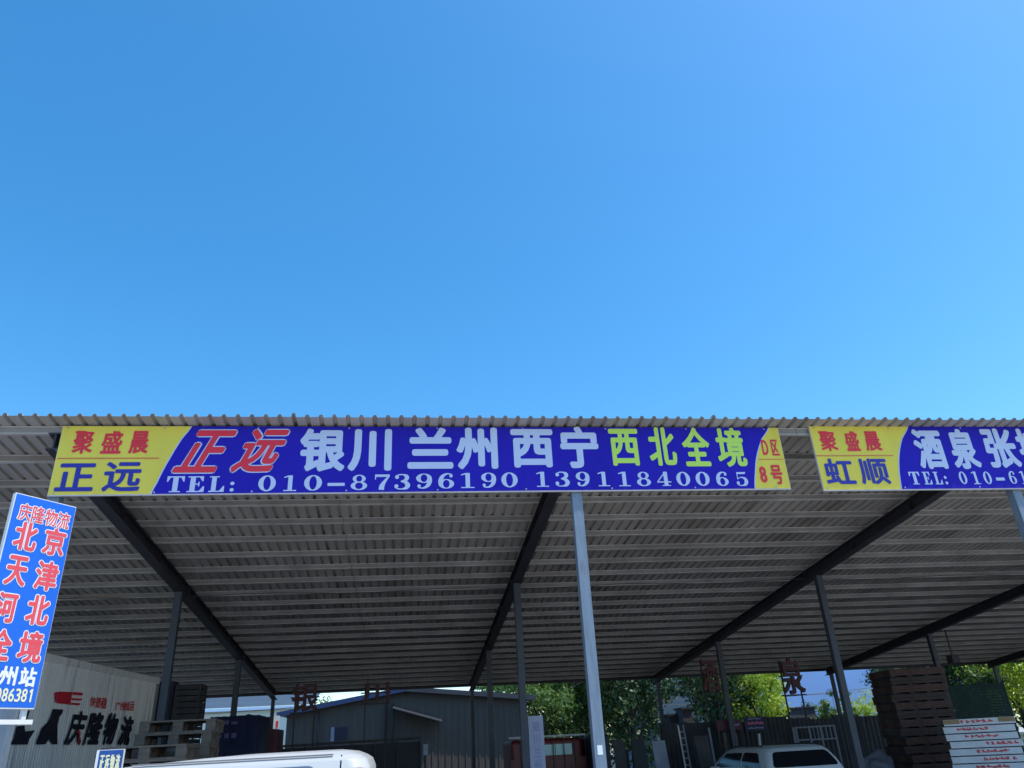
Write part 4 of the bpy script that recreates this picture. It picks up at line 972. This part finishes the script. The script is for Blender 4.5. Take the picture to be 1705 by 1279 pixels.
# ------------------------------------------------------------------ trees
def tree(label, x, y, h, r, m, nleaf, seed, rz=1.0, low=.25, size=.16, cat='tree'):
    rnd = random.Random(seed); e = empty('leafy_tree', label, cat, (x, y, 0), 0, 'trees behind the shed')
    bm = bmesh.new(); tips = []
    tube(bm, (0, 0, 0), (.1, .05, h*.42), .14*h/6, .10*h/6, 9)
    for k in range(9):
        a = k*2.4+rnd.uniform(-.4, .4); z0 = h*(.22+.03*k); L_ = r*rnd.uniform(.55, .95); s = Vector((.1*z0/h*2, .05, z0))
        t = s+Vector((math.cos(a)*L_, math.sin(a)*L_, h*rnd.uniform(.15, .45))); mid = (s+t)/2+Vector((0, 0, .15))
        tube(bm, s, mid, .05*h/6, .035*h/6, 6, False); tube(bm, mid, t, .035*h/6, .01, 6, False); tips += [mid, t]
        for j in range(2):
            t2 = t+Vector((rnd.uniform(-1, 1), rnd.uniform(-1, 1), rnd.uniform(.1, .8)))*r*.4; tube(bm, mid, t2, .02*h/6, .006, 5, False); tips.append(t2)
    link('trunk', bm, M['bark'], e, True)
    bm = bmesh.new()
    cl_ = []
    for k in range(42):
        while True:
            v = Vector((rnd.uniform(-1, 1), rnd.uniform(-1, 1), rnd.uniform(-1, 1)))
            if .25 < v.length < 1: break
        cl_.append((Vector((v.x*r, v.y*r, h*(low+(1-low)/2) + v.z*h*(1-low)/2*.95)), r*rnd.uniform(.2, .42)))
    cl_ += [(t, r*rnd.uniform(.18, .32)) for t in tips]
    for k in range(nleaf):
        c, cr = cl_[rnd.randrange(len(cl_))]
        d = Vector((rnd.gauss(0, 1), rnd.gauss(0, 1), rnd.gauss(0, 1))); d = d.normalized()*cr*rnd.random()**.45; d.z *= .75; p = c+d
        if p.z < .3: continue
        s = size*rnd.uniform(.6, 1.3); nrm = (d.normalized()+Vector((rnd.uniform(-.8, .8), rnd.uniform(-.8, .8), rnd.uniform(0, 1.0)))).normalized()
        u = nrm.orthogonal().normalized(); u.rotate(Matrix.Rotation(rnd.uniform(0, 6.28), 3, nrm)); v = nrm.cross(u)
        q = [p-u*s*.5, p+v*s*.28-u*.1*s, p+u*s*.55, p-v*s*.28-u*.1*s]
        bm.faces.new([bm.verts.new(k_) for k_ in q])
    link('crown', bm, M[m], e)
def tp(x, Y): return at(x, 1200, Y).x
tree('broad dark green tree right of the warehouse, behind the pale upright board', tp(905, 33), 33, 7.0, 2.4, 'leaf_m', 9000, 11, size=.17, low=.1)
tree('sunlit green tree directly behind the sunlit front post', tp(975, 35), 35, 7.6, 2.5, 'leaf_m', 9000, 12, size=.17, low=.08)
tree('dark tree with hanging leaves between the front post and the teal building', tp(1050, 33), 33, 6.6, 2.0, 'leaf_d', 7000, 13, size=.17, low=.1)
tree('dark tree behind the half hidden red character', tp(1195, 31), 31, 6.0, 1.5, 'leaf_d', 5000, 14, size=.16, low=.2)
tree('sunlit yellow green tree left of the pale blue building', tp(1262, 31), 31, 5.0, 1.7, 'leaf_lit', 8000, 15, size=.14, low=.18)
tree('small leafy tree low in front of the pale blue wall', tp(1378, 36), 36, 3.4, 1.0, 'leaf_m', 3500, 16, size=.14, low=.25)
tree('low yellowish tree beside the dark pallet stack before the blue wall', tp(1450, 36), 36, 3.3, 1.3, 'leaf_lit', 3500, 17, size=.14, low=.2)
tree('dark tree behind the green netting fence', tp(1605, 28), 28, 6.0, 2.1, 'leaf_d', 8000, 18, size=.16, low=.15)
tree('sunlit tree at the far right end of the shed', tp(1705, 27), 27, 5.5, 1.7, 'leaf_lit', 7000, 19, size=.13, low=.05)
tree('distant small pale tree above the warehouse roof', tp(548, 60), 60, 5.9, 1.6, 'leaf_m', 2500, 20, size=.2, low=.4)
tree('dark tree filling the gap left of the netting fence', tp(1548, 30), 30, 6.5, 2.2, 'leaf_d', 6000, 21, size=.17, low=.1)
for i, (px_, Y_, h_, r_w, m_, lab) in enumerate(((890, 44, 8.5, 3.2, 'leaf_d', 'tall dark tree in the second row right of the warehouse'), (960, 46, 8.0, 3.2, 'leaf_m', 'tall tree in the second row behind the sunlit front post'), (1035, 41, 7.5, 2.6, 'leaf_d', 'dark second row tree left of the teal building'), (1225, 40, 6.5, 2.4, 'leaf_m', 'second row tree between the teal and pale blue buildings'), (1640, 36, 7.5, 3.4, 'leaf_m', 'second row tree behind the green netting fence'), (1580, 40, 7.5, 3.0, 'leaf_d', 'second row tree behind the dark pallet stack'))):
    tree(lab, tp(px_, Y_), Y_, h_, r_w, m_, 9000, 40+i, size=.22, low=.02)
